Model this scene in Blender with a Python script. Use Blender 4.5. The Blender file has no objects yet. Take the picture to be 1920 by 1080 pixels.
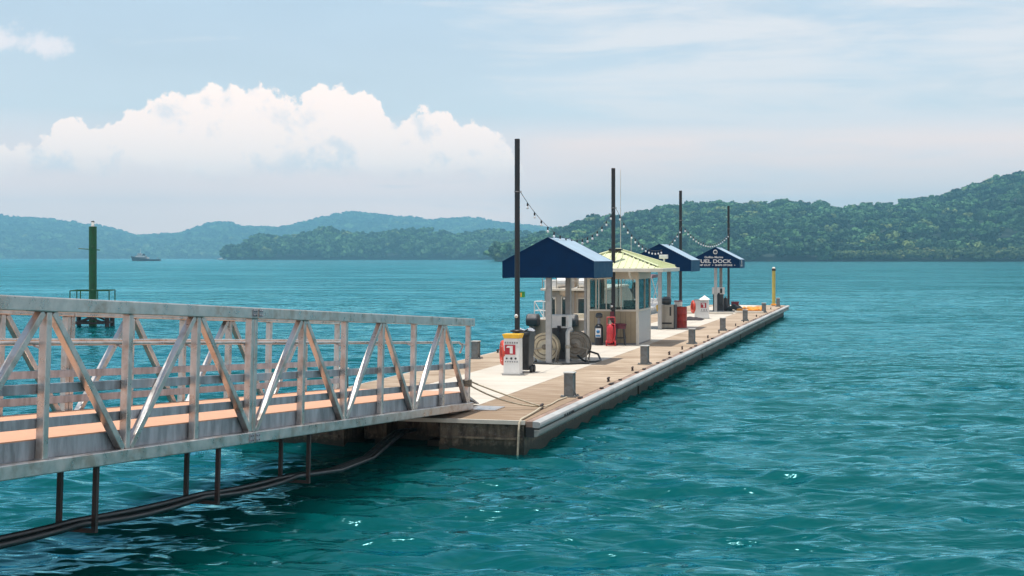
import bpy, bmesh, math, random
import numpy as np
from mathutils import Vector, Matrix
R = math.radians
PI = math.pi
scene = bpy.context.scene
C = scene.collection
random.seed(4)
rng = np.random.default_rng(11)

# ------------------------------------------------------------------ camera, sky, sun, exposure
CAMZ = 3.55                     # eye height above the water
F = 2700.0                      # focal length in pixels of a 1920 wide frame
cam = bpy.data.cameras.new('camera')
cam.lens = 36.0 * F / 1920.0
cam.sensor_width = 36.0
cam.shift_y = -(540 - 483) / 1920.0
cam.clip_start = 0.2
cam.clip_end = 60000
camo = bpy.data.objects.new('camera', cam)
C.objects.link(camo)
camo.location = (0, 0, CAMZ)
camo.rotation_euler = (R(90), 0, 0)
scene.camera = camo

scene.view_settings.view_transform = 'Standard'
scene.view_settings.look = 'None'
scene.view_settings.exposure = 0.11
scene.view_settings.gamma = 1.0
scene.view_settings.use_curve_mapping = False
scene.cycles.use_denoising = True
scene.cycles.max_bounces = 6
scene.cycles.diffuse_bounces = 3
scene.cycles.glossy_bounces = 4
scene.cycles.transmission_bounces = 4
scene.cycles.transparent_max_bounces = 12
scene.cycles.volume_bounces = 0
scene.cycles.sample_clamp_indirect = 4.0
scene.cycles.sample_clamp_direct = 2.2
scene.cycles.caustics_reflective = False
scene.cycles.caustics_refractive = False

# direction the light travels: almost straight down, a little to the right and away
SHIFT = Vector((0.115, 0.055, -1.0)).normalized()
SUN_EL = math.asin(-SHIFT.z)
sun = bpy.data.lights.new('sun', 'SUN')
sun.energy = 4.4
sun.angle = R(0.53)
sun.color = (1.0, 0.955, 0.88)
suno = bpy.data.objects.new('sun', sun)
C.objects.link(suno)
suno.location = (0, 0, 60)
suno.rotation_euler = SHIFT.to_track_quat('-Z', 'Y').to_euler()


class NT:
    """small helper for building shader node trees"""
    def __init__(s, tree):
        s.t = tree
        s.n = tree.nodes
        s.l = tree.links

    def new(s, kind, **kw):
        n = s.n.new(kind)
        for k, v in kw.items():
            setattr(n, k, v)
        return n

    def put(s, sock, val):
        if hasattr(val, 'is_output'):
            s.l.new(val, sock)
        elif isinstance(val, (tuple, list)) and len(val) == 3 and sock.type == 'RGBA':
            sock.default_value = (*val, 1)
        else:
            sock.default_value = val

    def math(s, op, a, b=0.0, c=None, clamp=False):
        n = s.new('ShaderNodeMath', operation=op, use_clamp=clamp)
        s.put(n.inputs[0], a)
        s.put(n.inputs[1], b)
        if c is not None:
            s.put(n.inputs[2], c)
        return n.outputs[0]

    def vmath(s, op, a, b=(0, 0, 0)):
        n = s.new('ShaderNodeVectorMath', operation=op)
        s.put(n.inputs[0], a)
        s.put(n.inputs[1], b)
        return n.outputs[0]

    def noise(s, vec, scale, detail=4.0, rough=0.55, dist=0.0):
        n = s.new('ShaderNodeTexNoise')
        s.put(n.inputs['Vector'], vec)
        s.put(n.inputs['Scale'], scale)
        s.put(n.inputs['Detail'], detail)
        s.put(n.inputs['Roughness'], rough)
        s.put(n.inputs['Distortion'], dist)
        return n.outputs[0]

    def range(s, v, a, b, c=0.0, d=1.0, smooth=True):
        n = s.new('ShaderNodeMapRange', interpolation_type='SMOOTHSTEP' if smooth else 'LINEAR')
        s.put(n.inputs[0], v)
        for i, x in enumerate((a, b, c, d)):
            s.put(n.inputs[i + 1], x)
        return n.outputs[0]

    def mix(s, f, a, b):
        n = s.new('ShaderNodeMix', data_type='RGBA')
        s.put(n.inputs[0], f)
        s.put(n.inputs[6], a)
        s.put(n.inputs[7], b)
        return n.outputs[2]

    def mapping(s, vec, scale=(1, 1, 1), rot=(0, 0, 0), loc=(0, 0, 0)):
        n = s.new('ShaderNodeMapping')
        s.put(n.inputs[0], vec)
        n.inputs['Location'].default_value = loc
        n.inputs['Rotation'].default_value = rot
        n.inputs['Scale'].default_value = scale
        return n.outputs[0]


def build_world():
    w = bpy.data.worlds.new('World')
    scene.world = w
    w.use_nodes = True
    t = NT(w.node_tree)
    t.n.clear()
    out = t.new('ShaderNodeOutputWorld')
    bg = t.new('ShaderNodeBackground')
    t.l.new(bg.outputs[0], out.inputs[0])
    sky = t.new('ShaderNodeTexSky', sky_type='NISHITA')
    sky.sun_disc = False
    sky.sun_elevation = SUN_EL
    sky.sun_rotation = math.atan2(-SHIFT.x, -SHIFT.y)
    sky.altitude = 0
    sky.air_density = 1.0
    sky.dust_density = 1.6
    sky.ozone_density = 1.0
    d = t.new('ShaderNodeTexCoord').outputs['Generated']
    sep = t.new('ShaderNodeSeparateXYZ')
    t.l.new(d, sep.inputs[0])
    az = t.math('ARCTAN2', sep.outputs[0], sep.outputs[1])
    el = t.math('ARCSINE', sep.outputs[2])
    # Nishita at strength 0.09, expressed so that the cloud colours can be given as plain radiance
    skyc = t.vmath('SCALE', sky.outputs[0])
    skyc.node.inputs['Scale'].default_value = 0.085
    # thin milky veil, thickest near the horizon
    veil = t.range(el, 0.0, 0.6, 0.96, 0.55)
    vn = t.noise(t.mapping(d, (3, 3, 12)), 1.5, 4, 0.55)
    veil = t.math('ADD', veil, t.math('MULTIPLY', t.math('SUBTRACT', vn, 0.5), 0.35), clamp=True)
    vr = t.new('ShaderNodeValToRGB')
    t.put(vr.inputs[0], t.range(el, 0.0, 0.5, 0, 1, False))
    e_ = vr.color_ramp.elements
    e_[0].position, e_[0].color = 0.0, (2.2, 1.45, 1.12, 1)
    e_[1].position, e_[1].color = 1.0, (0.40, 0.58, 0.84, 1)
    for p_, c_ in ((0.07, (2.05, 1.36, 1.08, 1)), (0.12, (1.42, 1.06, 0.94, 1)), (0.20, (0.82, 0.86, 0.90, 1)), (0.30, (0.67, 0.76, 0.86, 1)), (0.40, (0.60, 0.74, 0.88, 1))):
        q_ = e_.new(p_)
        q_.color = c_
    veilcol = vr.outputs[0]
    col = t.mix(veil, skyc, veilcol)
    # cirrus: long level streaks, more of them to the right
    cv = t.mapping(d, (4.5, 4.5, 30), (0, 0.10, 0))
    c1 = t.noise(cv, 1.7, 7, 0.56, 0.4)
    c1b = t.noise(t.mapping(d, (2.2, 2.2, 9)), 1.9, 3, 0.5)
    side = t.range(az, -0.16, 0.22, -0.16, 0.10)
    cir = t.range(t.math('ADD', t.math('ADD', t.math('MULTIPLY', c1, 0.7), t.math('MULTIPLY', c1b, 0.3)), side), 0.44, 0.66)
    cir = t.math('MULTIPLY', cir, 0.75)
    col = t.mix(cir, col, (1.0, 0.92, 0.90))
    # low pinkish bank
    bank = t.math('MULTIPLY', t.range(el, 0.096, 0.076), t.range(az, -0.03, 0.05))
    bn = t.noise(t.mapping(d, (5, 5, 40)), 2.0, 4, 0.5)
    bank = t.math('MULTIPLY', bank, t.range(bn, 0.25, 0.6, 0.35, 0.85))
    col = t.mix(bank, col, (1.36, 1.00, 0.85))
    # big cumulus on the left: top edge as a curve over azimuth
    prof = [(-260, 330), (-120, 300), (-40, 282), (30, 276), (85, 262), (112, 232), (131, 222), (152, 244), (200, 236), (240, 218), (290, 190),
            (350, 180), (405, 158), (450, 158), (500, 166), (540, 186), (556, 196), (580, 174), (625, 168), (685, 166), (720, 192), (748, 222),
            (775, 213), (812, 203), (840, 212), (862, 228), (896, 213), (930, 226), (958, 262), (985, 320), (1010, 370)]
    fc = t.new('ShaderNodeFloatCurve')
    a0, a1 = -300.0, 1060.0
    t.put(fc.inputs['Value'], t.range(az, math.atan((a0 - 960) / F), math.atan((a1 - 960) / F), 0, 1, False))
    cu = fc.mapping.curves[0]
    def ax(p):
        lo, hi = math.atan((a0 - 960) / F), math.atan((a1 - 960) / F)
        return (math.atan((p - 960) / F) - lo) / (hi - lo)
    def ay(y):
        return max(0.0, (483 - y) / F / 0.15)
    cu.points[0].location = (0, ay(345))
    cu.points[1].location = (1, ay(480))
    for p, y in prof:
        cu.points.new(ax(p), ay(y))
    fc.mapping.update()
    top = t.math('MULTIPLY', fc.outputs[0], 0.15)
    n1 = t.noise(d, 30, 10, 0.62, 0.1)
    n2 = t.noise(d, 120, 5, 0.6)
    nn = t.math('ADD', t.math('MULTIPLY', t.math('SUBTRACT', n1, 0.5), 0.042), t.math('MULTIPLY', t.math('SUBTRACT', n2, 0.5), 0.012))
    h = t.math('ADD', t.math('SUBTRACT', t.math('SUBTRACT', top, el), 0.003), nn)
    m = t.range(h, 0.0, 0.0036)
    base = t.math('ADD', el, t.math('MULTIPLY', t.math('SUBTRACT', t.noise(t.mapping(d, (14, 14, 40)), 2.2, 4), 0.5), 0.022))
    m = t.math('MULTIPLY', m, t.range(base, 0.049, 0.068))
    # billows: pale greys between the white puffs
    up = t.vmath('ADD', d, (0.004, 0.0, 0.009))
    rel = t.math('SUBTRACT', n1, t.noise(up, 30, 10, 0.62, 0.1))
    b1 = t.noise(d, 22, 6, 0.6, 0.3)
    tone = t.math('ADD', t.math('MULTIPLY', rel, 1.7), t.math('MULTIPLY', t.math('SUBTRACT', b1, 0.47), 1.9))
    tone = t.math('ADD', tone, t.range(el, 0.055, 0.085, 0.0, 0.2))
    ccol = t.mix(t.range(tone, -0.30, 0.20), (1.12, 0.99, 0.95), (1.52, 1.19, 1.02))
    col = t.mix(t.math('MULTIPLY', m, 0.96), col, ccol)
    # two small puffs at the left edge
    pz = t.math('ADD', el, t.math('MULTIPLY', t.math('SUBTRACT', n1, 0.5), 0.03))
    pa = t.math('ADD', az, t.math('MULTIPLY', t.math('SUBTRACT', t.noise(d, 60, 7, 0.65), 0.5), 0.045))
    for px, py, rx, ry in ((6, 88, 0.0125, 0.0085), (88, 95, 0.013, 0.008)):
        e1 = t.math('DIVIDE', t.math('SUBTRACT', pa, math.atan((px - 960) / F)), rx)
        e2 = t.math('DIVIDE', t.math('SUBTRACT', pz, (483 - py) / F * 0.985), ry)
        r2 = t.math('ADD', t.math('MULTIPLY', e1, e1), t.math('MULTIPLY', e2, e2))
        col = t.mix(t.range(r2, 1.9, 0.0, 0, 0.62), col, (1.25, 1.05, 1.0))
    t.l.new(col, bg.inputs['Color'])
    bg.inputs['Strength'].default_value = 1.0


build_world()

# ------------------------------------------------------------------ mesh helpers
def newmesh(name, verts, faces, smooth=False):
    me = bpy.data.meshes.new(name)
    me.from_pydata([tuple(v) for v in verts], [], faces)
    me.validate()
    if smooth:
        me.polygons.foreach_set('use_smooth', [True] * len(me.polygons))
    me.update()
    return me


def bigmesh(name, v, q, attrs=None, smooth=False):
    """fast mesh from numpy arrays; q is (n,3) or (n,4)"""
    me = bpy.data.meshes.new(name)
    k = q.shape[1]
    me.vertices.add(len(v))
    me.vertices.foreach_set('co', v.astype(np.float32).ravel())
    me.loops.add(q.size)
    me.loops.foreach_set('vertex_index', q.astype(np.int32).ravel())
    me.polygons.add(len(q))
    me.polygons.foreach_set('loop_start', (np.arange(len(q)) * k).astype(np.int32))
    me.polygons.foreach_set('loop_total', np.full(len(q), k, dtype=np.int32))
    if smooth:
        me.polygons.foreach_set('use_smooth', np.ones(len(q), dtype=bool))
    me.update(calc_edges=True)
    for nm, a in (attrs or {}).items():
        at = me.attributes.new(nm, 'FLOAT', 'POINT')
        at.data.foreach_set('value', a.astype(np.float32))
    return me


class MB:
    """collects simple solids into one mesh"""
    def __init__(s):
        s.v = []
        s.f = []
        s.sm = []

    def add(s, verts, faces, smooth=False):
        o = len(s.v)
        s.v += [tuple(v) for v in verts]
        s.f += [tuple(i + o for i in f) for f in faces]
        s.sm += [smooth] * len(faces)
        return s

    def box(s, x0, x1, y0, y1, z0, z1):
        v = [(x0, y0, z0), (x1, y0, z0), (x1, y1, z0), (x0, y1, z0), (x0, y0, z1), (x1, y0, z1), (x1, y1, z1), (x0, y1, z1)]
        f = [(3, 2, 1, 0), (4, 5, 6, 7), (0, 1, 5, 4), (1, 2, 6, 5), (2, 3, 7, 6), (3, 0, 4, 7)]
        return s.add(v, f)

    def cbox(s, x, y, z, sx, sy, sz):
        return s.box(x - sx / 2, x + sx / 2, y - sy / 2, y + sy / 2, z - sz / 2, z + sz / 2)

    def bar(s, p, q, w, h, side=Vector((1, 0, 0))):
        p, q = Vector(p), Vector(q)
        d = (q - p).normalized()
        a = Vector(side)
        a = (a - d * a.dot(d)).normalized()
        b = d.cross(a)
        v = []
        for e in (p, q):
            for sa, sb in ((-1, -1), (1, -1), (1, 1), (-1, 1)):
                v.append(e + a * (sa * w / 2) + b * (sb * h / 2))
        f = [(3, 2, 1, 0), (4, 5, 6, 7), (0, 1, 5, 4), (1, 2, 6, 5), (2, 3, 7, 6), (3, 0, 4, 7)]
        return s.add(v, f)

    def tube(s, pts, r, n=10, caps=True):
        pts = [Vector(p) for p in pts]
        rs = r if isinstance(r, (list, tuple)) else [r] * len(pts)
        rings = []
        ref = None
        for i, p in enumerate(pts):
            d = (pts[min(i + 1, len(pts) - 1)] - pts[max(i - 1, 0)]).normalized()
            if ref is None:
                ref = Vector((0, 0, 1)) if abs(d.z) < 0.9 else Vector((1, 0, 0))
            a = (ref - d * ref.dot(d)).normalized()
            ref = a
            b = d.cross(a)
            rings.append([p + (a * math.cos(2 * PI * k / n) + b * math.sin(2 * PI * k / n)) * rs[i] for k in range(n)])
        v = [x for ring in rings for x in ring]
        f = [(i * n + k, i * n + (k + 1) % n, (i + 1) * n + (k + 1) % n, (i + 1) * n + k) for i in range(len(pts) - 1) for k in range(n)]
        s.add(v, f, True)
        if caps:
            s.add(rings[0], [tuple(range(n - 1, -1, -1))])
            s.add(rings[-1], [tuple(range(n))])
        return s

    def lathe(s, prof, o=(0, 0, 0), axis='z', n=24, smooth=True):
        v, f = [], []
        for r, z in prof:
            for k in range(n):
                a = 2 * PI * k / n
                c, d = r * math.cos(a), r * math.sin(a)
                p = {'z': (c, d, z), 'y': (d, z, c), 'x': (z, c, d)}[axis]
                v.append((p[0] + o[0], p[1] + o[1], p[2] + o[2]))
        m = len(prof)
        for i in range(m - 1):
            for k in range(n):
                f.append((i * n + k, i * n + (k + 1) % n, (i + 1) * n + (k + 1) % n, (i + 1) * n + k))
        s.add(v, f, smooth)
        if prof[0][0] > 1e-5:
            s.add(v[:n], [tuple(range(n - 1, -1, -1))])
        if prof[-1][0] > 1e-5:
            s.add(v[-n:], [tuple(range(n))])
        return s

    def torus(s, o, R0, r, axis='y', n=32, m=10):
        v, f = [], []
        for i in range(n):
            a = 2 * PI * i / n
            for j in range(m):
                b = 2 * PI * j / m
                q = R0 + r * math.cos(b)
                c, d, e = q * math.cos(a), q * math.sin(a), r * math.sin(b)
                p = {'z': (c, d, e), 'y': (c, e, d), 'x': (e, c, d)}[axis]
                v.append((p[0] + o[0], p[1] + o[1], p[2] + o[2]))
        for i in range(n):
            for j in range(m):
                f.append((i * m + j, ((i + 1) % n) * m + j, ((i + 1) % n) * m + (j + 1) % m, i * m + (j + 1) % m))
        return s.add(v, f, True)

    def prism(s, poly, axis, a, b):
        """2-D polygon extruded along axis between a and b"""
        def P(u, w, t):
            return {'x': (t, u, w), 'y': (u, t, w), 'z': (u, w, t)}[axis]
        n = len(poly)
        v = [P(u, w, a) for u, w in poly] + [P(u, w, b) for u, w in poly]
        f = [tuple(range(n - 1, -1, -1)), tuple(range(n, 2 * n))]
        f += [(i, (i + 1) % n, n + (i + 1) % n, n + i) for i in range(n)]
        return s.add(v, f)

    def mesh(s, name):
        me = bpy.data.meshes.new(name)
        me.from_pydata(s.v, [], s.f)
        me.polygons.foreach_set('use_smooth', s.sm)
        bm = bmesh.new()
        bm.from_mesh(me)
        bmesh.ops.recalc_face_normals(bm, faces=bm.faces)
        bm.to_mesh(me)
        bm.free()
        me.update()
        return me


def tag(o, label=None, cat=None, group=None, kind=None):
    if label: o['label'] = label
    if cat: o['category'] = cat
    if group: o['group'] = group
    if kind: o['kind'] = kind
    return o


def thing(name, label, cat, loc=(0, 0, 0), rot=(0, 0, 0), group=None):
    o = bpy.data.objects.new(name, None)
    o.empty_display_size = 0.2
    C.objects.link(o)
    o.location = loc
    o.rotation_euler = rot
    return tag(o, label, cat, group)


def part(name, mb, mat, parent=None, label=None, bevel=0.0, loc=None, rot=None):
    me = mb.mesh(name) if isinstance(mb, MB) else mb
    me.materials.clear()
    me.materials.append(mat)
    o = bpy.data.objects.new(name, me)
    C.objects.link(o)
    if parent: o.parent = parent
    if loc: o.location = loc
    if rot: o.rotation_euler = rot
    if label: o['label'] = label
    if bevel:
        b = o.modifiers.new('bevel', 'BEVEL')
        b.width = bevel
        b.segments = 2
        b.limit_method = 'ANGLE'
    return o


def copy_tree(o, parent=None):
    c = o.copy()
    C.objects.link(c)
    if parent: c.parent = parent
    for ch in list(o.children):
        copy_tree(ch, c)
    return c


def textmesh(s, size, extrude=0.004, offset=0.0, align='CENTER'):
    cu = bpy.data.curves.new('lettering', 'FONT')
    cu.body = s
    cu.size = size
    cu.extrude = extrude
    cu.offset = offset
    cu.align_x = align
    ob = bpy.data.objects.new('lettering', cu)
    C.objects.link(ob)
    dg = bpy.context.evaluated_depsgraph_get()
    me = bpy.data.meshes.new_from_object(ob.evaluated_get(dg))
    bpy.data.objects.remove(ob)
    bpy.data.curves.remove(cu)
    me.name = 'lettering'
    return me


# ------------------------------------------------------------------ materials
def mat(name, col, rough=0.6, metal=0.0, var=0.12, scale=6.0, bump=0.0, bscale=40.0, stain=None, stain_amt=0.0, stain_scale=2.0,
        stretch=(1, 1, 1), spec=0.5, coat=0.0, rvar=0.1):
    m = bpy.data.materials.new(name)
    m.use_nodes = True
    t = NT(m.node_tree)
    b = t.n['Principled BSDF']
    co = t.new('ShaderNodeTexCoord').outputs['Object']
    v = t.mapping(co, stretch)
    n = t.noise(v, scale, 5, 0.6)
    k = t.range(n, 0.3, 0.7, 1 - var, 1 + var)
    c = t.new('ShaderNodeMix', data_type='RGBA', blend_type='MULTIPLY')
    c.inputs[0].default_value = 1.0
    t.put(c.inputs[6], tuple(col))
    comb = t.new('ShaderNodeCombineColor')
    for i in range(3):
        t.l.new(k, comb.inputs[i])
    t.l.new(comb.outputs[0], c.inputs[7])
    cc = c.outputs[2]
    if stain:
        sn = t.noise(v, stain_scale, 6, 0.65, 0.3)
        cc = t.mix(t.math('MULTIPLY', t.range(sn, 0.48, 0.68), stain_amt), cc, tuple(stain))
    t.l.new(cc, b.inputs['Base Color'])
    b.inputs['Metallic'].default_value = metal
    t.l.new(t.range(n, 0.3, 0.7, max(0.02, rough - rvar), min(1, rough + rvar)), b.inputs['Roughness'])
    b.inputs['Specular IOR Level'].default_value = spec
    b.inputs['Coat Weight'].default_value = coat
    b.inputs['Coat Roughness'].default_value = 0.15
    if bump:
        bn = t.new('ShaderNodeBump')
        bn.inputs['Strength'].default_value = bump
        bn.inputs['Distance'].default_value = 0.01
        t.l.new(t.noise(v, bscale, 4, 0.6), bn.inputs['Height'])
        t.l.new(bn.outputs[0], b.inputs['Normal'])
    return m


M = {}
M['alu'] = mat('weathered_aluminium', (0.56, 0.53, 0.505), 0.35, 0.72, 0.14, 5, 0.05, 60, (0.34, 0.24, 0.175), 0.65, 2.6)
M['alu_dull'] = mat('dull_aluminium', (0.38, 0.39, 0.42), 0.55, 0.6, 0.25, 7, 0.1, 60, (0.16, 0.16, 0.17), 0.6, 4.0, (1, 1, 0.25))
M['grating'] = mat('tan_walkway_panel', (0.62, 0.33, 0.20), 0.7, 0, 0.08, 9, 0.1, 120)
M['darksteel'] = mat('dark_rusty_steel', (0.035, 0.024, 0.022), 0.6, 0.2, 0.3, 9, 0.1, 60, (0.10, 0.03, 0.02), 0.6, 7)
M['hose'] = mat('black_rubber', (0.012, 0.014, 0.015), 0.38, 0, 0.3, 6)
M['rubber'] = mat('matt_black_rubber', (0.02, 0.02, 0.02), 0.65, 0, 0.2, 8)
M['black'] = mat('black_paint', (0.014, 0.014, 0.017), 0.4, 0, 0.2, 3)
M['navy'] = mat('navy_canvas', (0.0, 0.021, 0.072), 0.5, 0, 0.10, 3, 0.12, 5, spec=0.12, rvar=0.05)
M['toplit'] = mat('bleached_sunlit_canvas', (0.30, 0.41, 0.50), 0.5, 0, 0.10, 3, 0.12, 5, spec=0.3, rvar=0.05)  # paler than navy: sun bleaching plus sunlit sheen painted into the colour
_b = M['navy'].node_tree.nodes['Principled BSDF']
_b.inputs['Sheen Weight'].default_value = 0.2
_b.inputs['Sheen Roughness'].default_value = 0.35
_b.inputs['Sheen Tint'].default_value = (0.08, 0.55, 1.0, 1)
M['greypost'] = mat('grey_painted_post', (0.36, 0.36, 0.35), 0.5, 0, 0.12, 5, 0, 40, (0.22, 0.20, 0.17), 0.4, 4)
M['bollard'] = mat('galvanised_bollard', (0.19, 0.20, 0.20), 0.5, 0.5, 0.2, 10, 0, 40, (0.16, 0.13, 0.09), 0.5, 8)
M['white'] = mat('white_paint', (0.72, 0.72, 0.70), 0.45, 0, 0.06, 4, 0, 40, (0.5, 0.47, 0.4), 0.3, 3)
M['greywall'] = mat('pale_grey_panel', (0.50, 0.51, 0.50), 0.5, 0, 0.06, 4)
M['cream'] = mat('cream_trim', (0.68, 0.63, 0.53), 0.5, 0, 0.07, 4)
M['tan'] = mat('tan_panel', (0.38, 0.305, 0.195), 0.6, 0, 0.08, 3, 0.05, 50, (0.36, 0.29, 0.2), 0.4, 2.5)
M['paleroof'] = mat('pale_green_metal_roof', (0.62, 0.65, 0.40), 0.5, 0, 0.06, 3, 0, 40, (0.5, 0.53, 0.3), 0.4, 3)
M['yellow'] = mat('yellow_paint', (0.80, 0.47, 0.03), 0.5, 0, 0.1, 5)
M['paleyellow'] = mat('faded_yellow_pile', (0.55, 0.45, 0.10), 0.5, 0, 0.15, 6, 0, 40, (0.5, 0.25, 0.04), 0.3, 3)
M['red'] = mat('red_paint', (0.52, 0.022, 0.03), 0.35, 0, 0.15, 6, coat=0.3)
M['ringred'] = mat('orange_red_ring', (0.60, 0.06, 0.03), 0.45, 0, 0.12, 6)
M['panelred'] = mat('red_panel', (0.40, 0.015, 0.03), 0.4, 0, 0.1, 6)
M['drumred'] = mat('rusty_red_drum', (0.36, 0.025, 0.015), 0.5, 0, 0.3, 7, 0.1, 30, (0.33, 0.12, 0.04), 0.7, 4.5, (1, 1, 0.4))
M['maroon'] = mat('maroon_plastic', (0.11, 0.012, 0.025), 0.4, 0, 0.2, 6)
M['darkgrey'] = mat('dark_grey_plastic', (0.045, 0.047, 0.05), 0.5, 0, 0.2, 6)
M['midgrey'] = mat('mid_grey_plastic', (0.20, 0.20, 0.21), 0.5, 0, 0.15, 6)
M['bluelabel'] = mat('blue_label', (0.02, 0.16, 0.35), 0.4, 0, 0.1, 6)
M['green'] = mat('green_beacon_paint', (0.006, 0.095, 0.024), 0.45, 0, 0.2, 4, 0, 40, (0.005, 0.05, 0.018), 0.5, 3)
M['greensign'] = mat('green_sign', (0.02, 0.26, 0.06), 0.4, 0, 0.1, 5)
M['hull_dark'] = mat('dark_tug_hull', (0.02, 0.022, 0.04), 0.5, 0, 0.2, 0.4)
M['rope'] = mat('pale_rope', (0.48, 0.42, 0.31), 0.85, 0, 0.2, 30, 0.5, 120)
M['darkrope'] = mat('weathered_rope', (0.24, 0.20, 0.15), 0.85, 0, 0.3, 30, 0.5, 120)
M['stainless'] = mat('brushed_stainless', (0.36, 0.33, 0.28), 0.42, 0.55, 0.15, 6, 0, 40, stretch=(1, 1, 0.2))
M['gelcoat'] = mat('cream_gelcoat', (0.62, 0.56, 0.46), 0.35, 0, 0.06, 2, coat=0.3)
M['gelwhite'] = mat('white_gelcoat', (0.72, 0.71, 0.69), 0.3, 0, 0.05, 2, coat=0.3)
M['boatpanel'] = mat('beige_boat_panel', (0.40, 0.32, 0.24), 0.45, 0, 0.1, 2)
M['boatgrey'] = mat('grey_boat_panel', (0.34, 0.32, 0.29), 0.45, 0, 0.1, 2)
M['smoked'] = mat('dark_window', (0.012, 0.022, 0.022), 0.06, 0, 0.1, 2, spec=0.8)
M['orange'] = mat('orange_boom', (0.80, 0.30, 0.02), 0.6, 0, 0.15, 5)
M['tarp'] = mat('dark_green_tarp', (0.016, 0.026, 0.020), 0.6, 0, 0.3, 7, 0.3, 20)
M['browntarp'] = mat('dark_brown_tarp', (0.03, 0.021, 0.022), 0.7, 0, 0.3, 7, 0.3, 20)
M['waler'] = mat('weathered_timber', (0.30, 0.20, 0.15), 0.8, 0, 0.35, 4, 0.3, 30, (0.05, 0.04, 0.035), 0.85, 1.6, (1, 0.35, 1))
M['fender'] = mat('white_fender_rubber', (0.43, 0.435, 0.42), 0.5, 0, 0.15, 2, 0.05, 20, (0.20, 0.21, 0.20), 0.65, 2.4, (1, 0.35, 1))
M['reeltan'] = mat('tan_reel_disc', (0.62, 0.54, 0.38), 0.5, 0.0, 0.15, 6, 0, 40, (0.36, 0.27, 0.16), 0.5, 5)
M['fenderlow'] = mat('grimy_grey_fender', (0.27, 0.29, 0.27), 0.6, 0, 0.2, 2, 0.1, 20, (0.09, 0.085, 0.07), 0.75, 2.2, (1, 0.4, 1))
M['reelgrey'] = mat('grimy_reel_disc', (0.30, 0.27, 0.22), 0.5, 0.0, 0.2, 6, 0, 40, (0.10, 0.085, 0.07), 0.6, 4)
M['pvc'] = mat('pale_pipe', (0.55, 0.54, 0.50), 0.4, 0, 0.1, 5)
M['plastic_clear'] = mat('crumpled_clear_plastic', (0.42, 0.43, 0.46), 0.25, 0, 0.3, 12, 0.4, 20)


def glass_mat():
    m = bpy.data.materials.new('window_glass')
    m.use_nodes = True
    t = NT(m.node_tree)
    t.n.clear()
    o = t.new('ShaderNodeOutputMaterial')
    tr = t.new('ShaderNodeBsdfTransparent')
    tr.inputs[0].default_value = (0.90, 0.95, 0.94, 1)
    g = t.new('ShaderNodeBsdfGlossy')
    g.inputs['Roughness'].default_value = 0.02
    fr = t.new('ShaderNodeFresnel')
    fr.inputs[0].default_value = 1.5
    mx = t.new('ShaderNodeMixShader')
    t.l.new(fr.outputs[0], mx.inputs[0])
    t.l.new(tr.outputs[0], mx.inputs[1])
    t.l.new(g.outputs[0], mx.inputs[2])
    t.l.new(mx.outputs[0], o.inputs[0])
    return m


M['glass'] = glass_mat()


def bulb_mat():
    m = bpy.data.materials.new('frosted_bulb')
    m.use_nodes = True
    b = m.node_tree.nodes['Principled BSDF']
    b.inputs['Base Color'].default_value = (0.85, 0.87, 0.88, 1)
    b.inputs['Roughness'].default_value = 0.15
    return m


M['bulb'] = bulb_mat()


def deck_mat(name, col, dark, joint, streak, near_dirt=0.0):
    """weathered concrete planks; local y runs along the dock, joints run across it"""
    m = bpy.data.materials.new(name)
    m.use_nodes = True
    t = NT(m.node_tree)
    b = t.n['Principled BSDF']
    co = t.new('ShaderNodeTexCoord').outputs['Object']
    sep = t.new('ShaderNodeSeparateXYZ')
    t.l.new(co, sep.inputs[0])
    n1 = t.noise(t.mapping(co, (0.35, 3.2, 1)), 2.2, 6, 0.62)
    n2 = t.noise(co, 0.55, 5, 0.6)
    n3 = t.noise(co, 22, 3, 0.6)
    f = t.math('ADD', t.math('MULTIPLY', t.range(n1, 0.3, 0.72), streak), t.math('MULTIPLY', t.range(n2, 0.38, 0.7), 0.45), clamp=True)
    near = t.math('MULTIPLY', t.range(t.math('ADD', sep.outputs[1], t.math('MULTIPLY', n2, 8.0)), 15.0, 5.0), near_dirt)
    f = t.math('ADD', f, near, clamp=True)
    c = t.mix(f, tuple(col), tuple(dark))
    c = t.mix(t.range(n3, 0.55, 0.75, 0, 0.35), c, tuple(x * 0.6 for x in dark))
    fr = t.math('FRACT', t.math('DIVIDE', t.math('ADD', sep.outputs[1], t.math('MULTIPLY', n2, 0.03)), joint))
    j = t.math('MULTIPLY', t.range(t.math('ABSOLUTE', t.math('SUBTRACT', fr, 0.5)), 0.0, 0.022 / joint, 1, 0), 0.75)
    c = t.mix(j, c, tuple(x * 0.35 for x in dark))
    t.l.new(c, b.inputs['Base Color'])
    b.inputs['Roughness'].default_value = 0.85
    b.inputs['Specular IOR Level'].default_value = 0.25
    bn = t.new('ShaderNodeBump')
    bn.inputs['Strength'].default_value = 0.25
    bn.inputs['Distance'].default_value = 0.01
    t.l.new(t.math('ADD', n3, n1), bn.inputs['Height'])
    t.l.new(bn.outputs[0], b.inputs['Normal'])
    return m


M['deck'] = deck_mat('weathered_deck', (0.55, 0.44, 0.33), (0.27, 0.19, 0.125), 2.4, 0.95, 0.55)
M['strip'] = deck_mat('pale_deck_panels', (0.61, 0.56, 0.48), (0.47, 0.41, 0.335), 3.2, 0.6)


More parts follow.
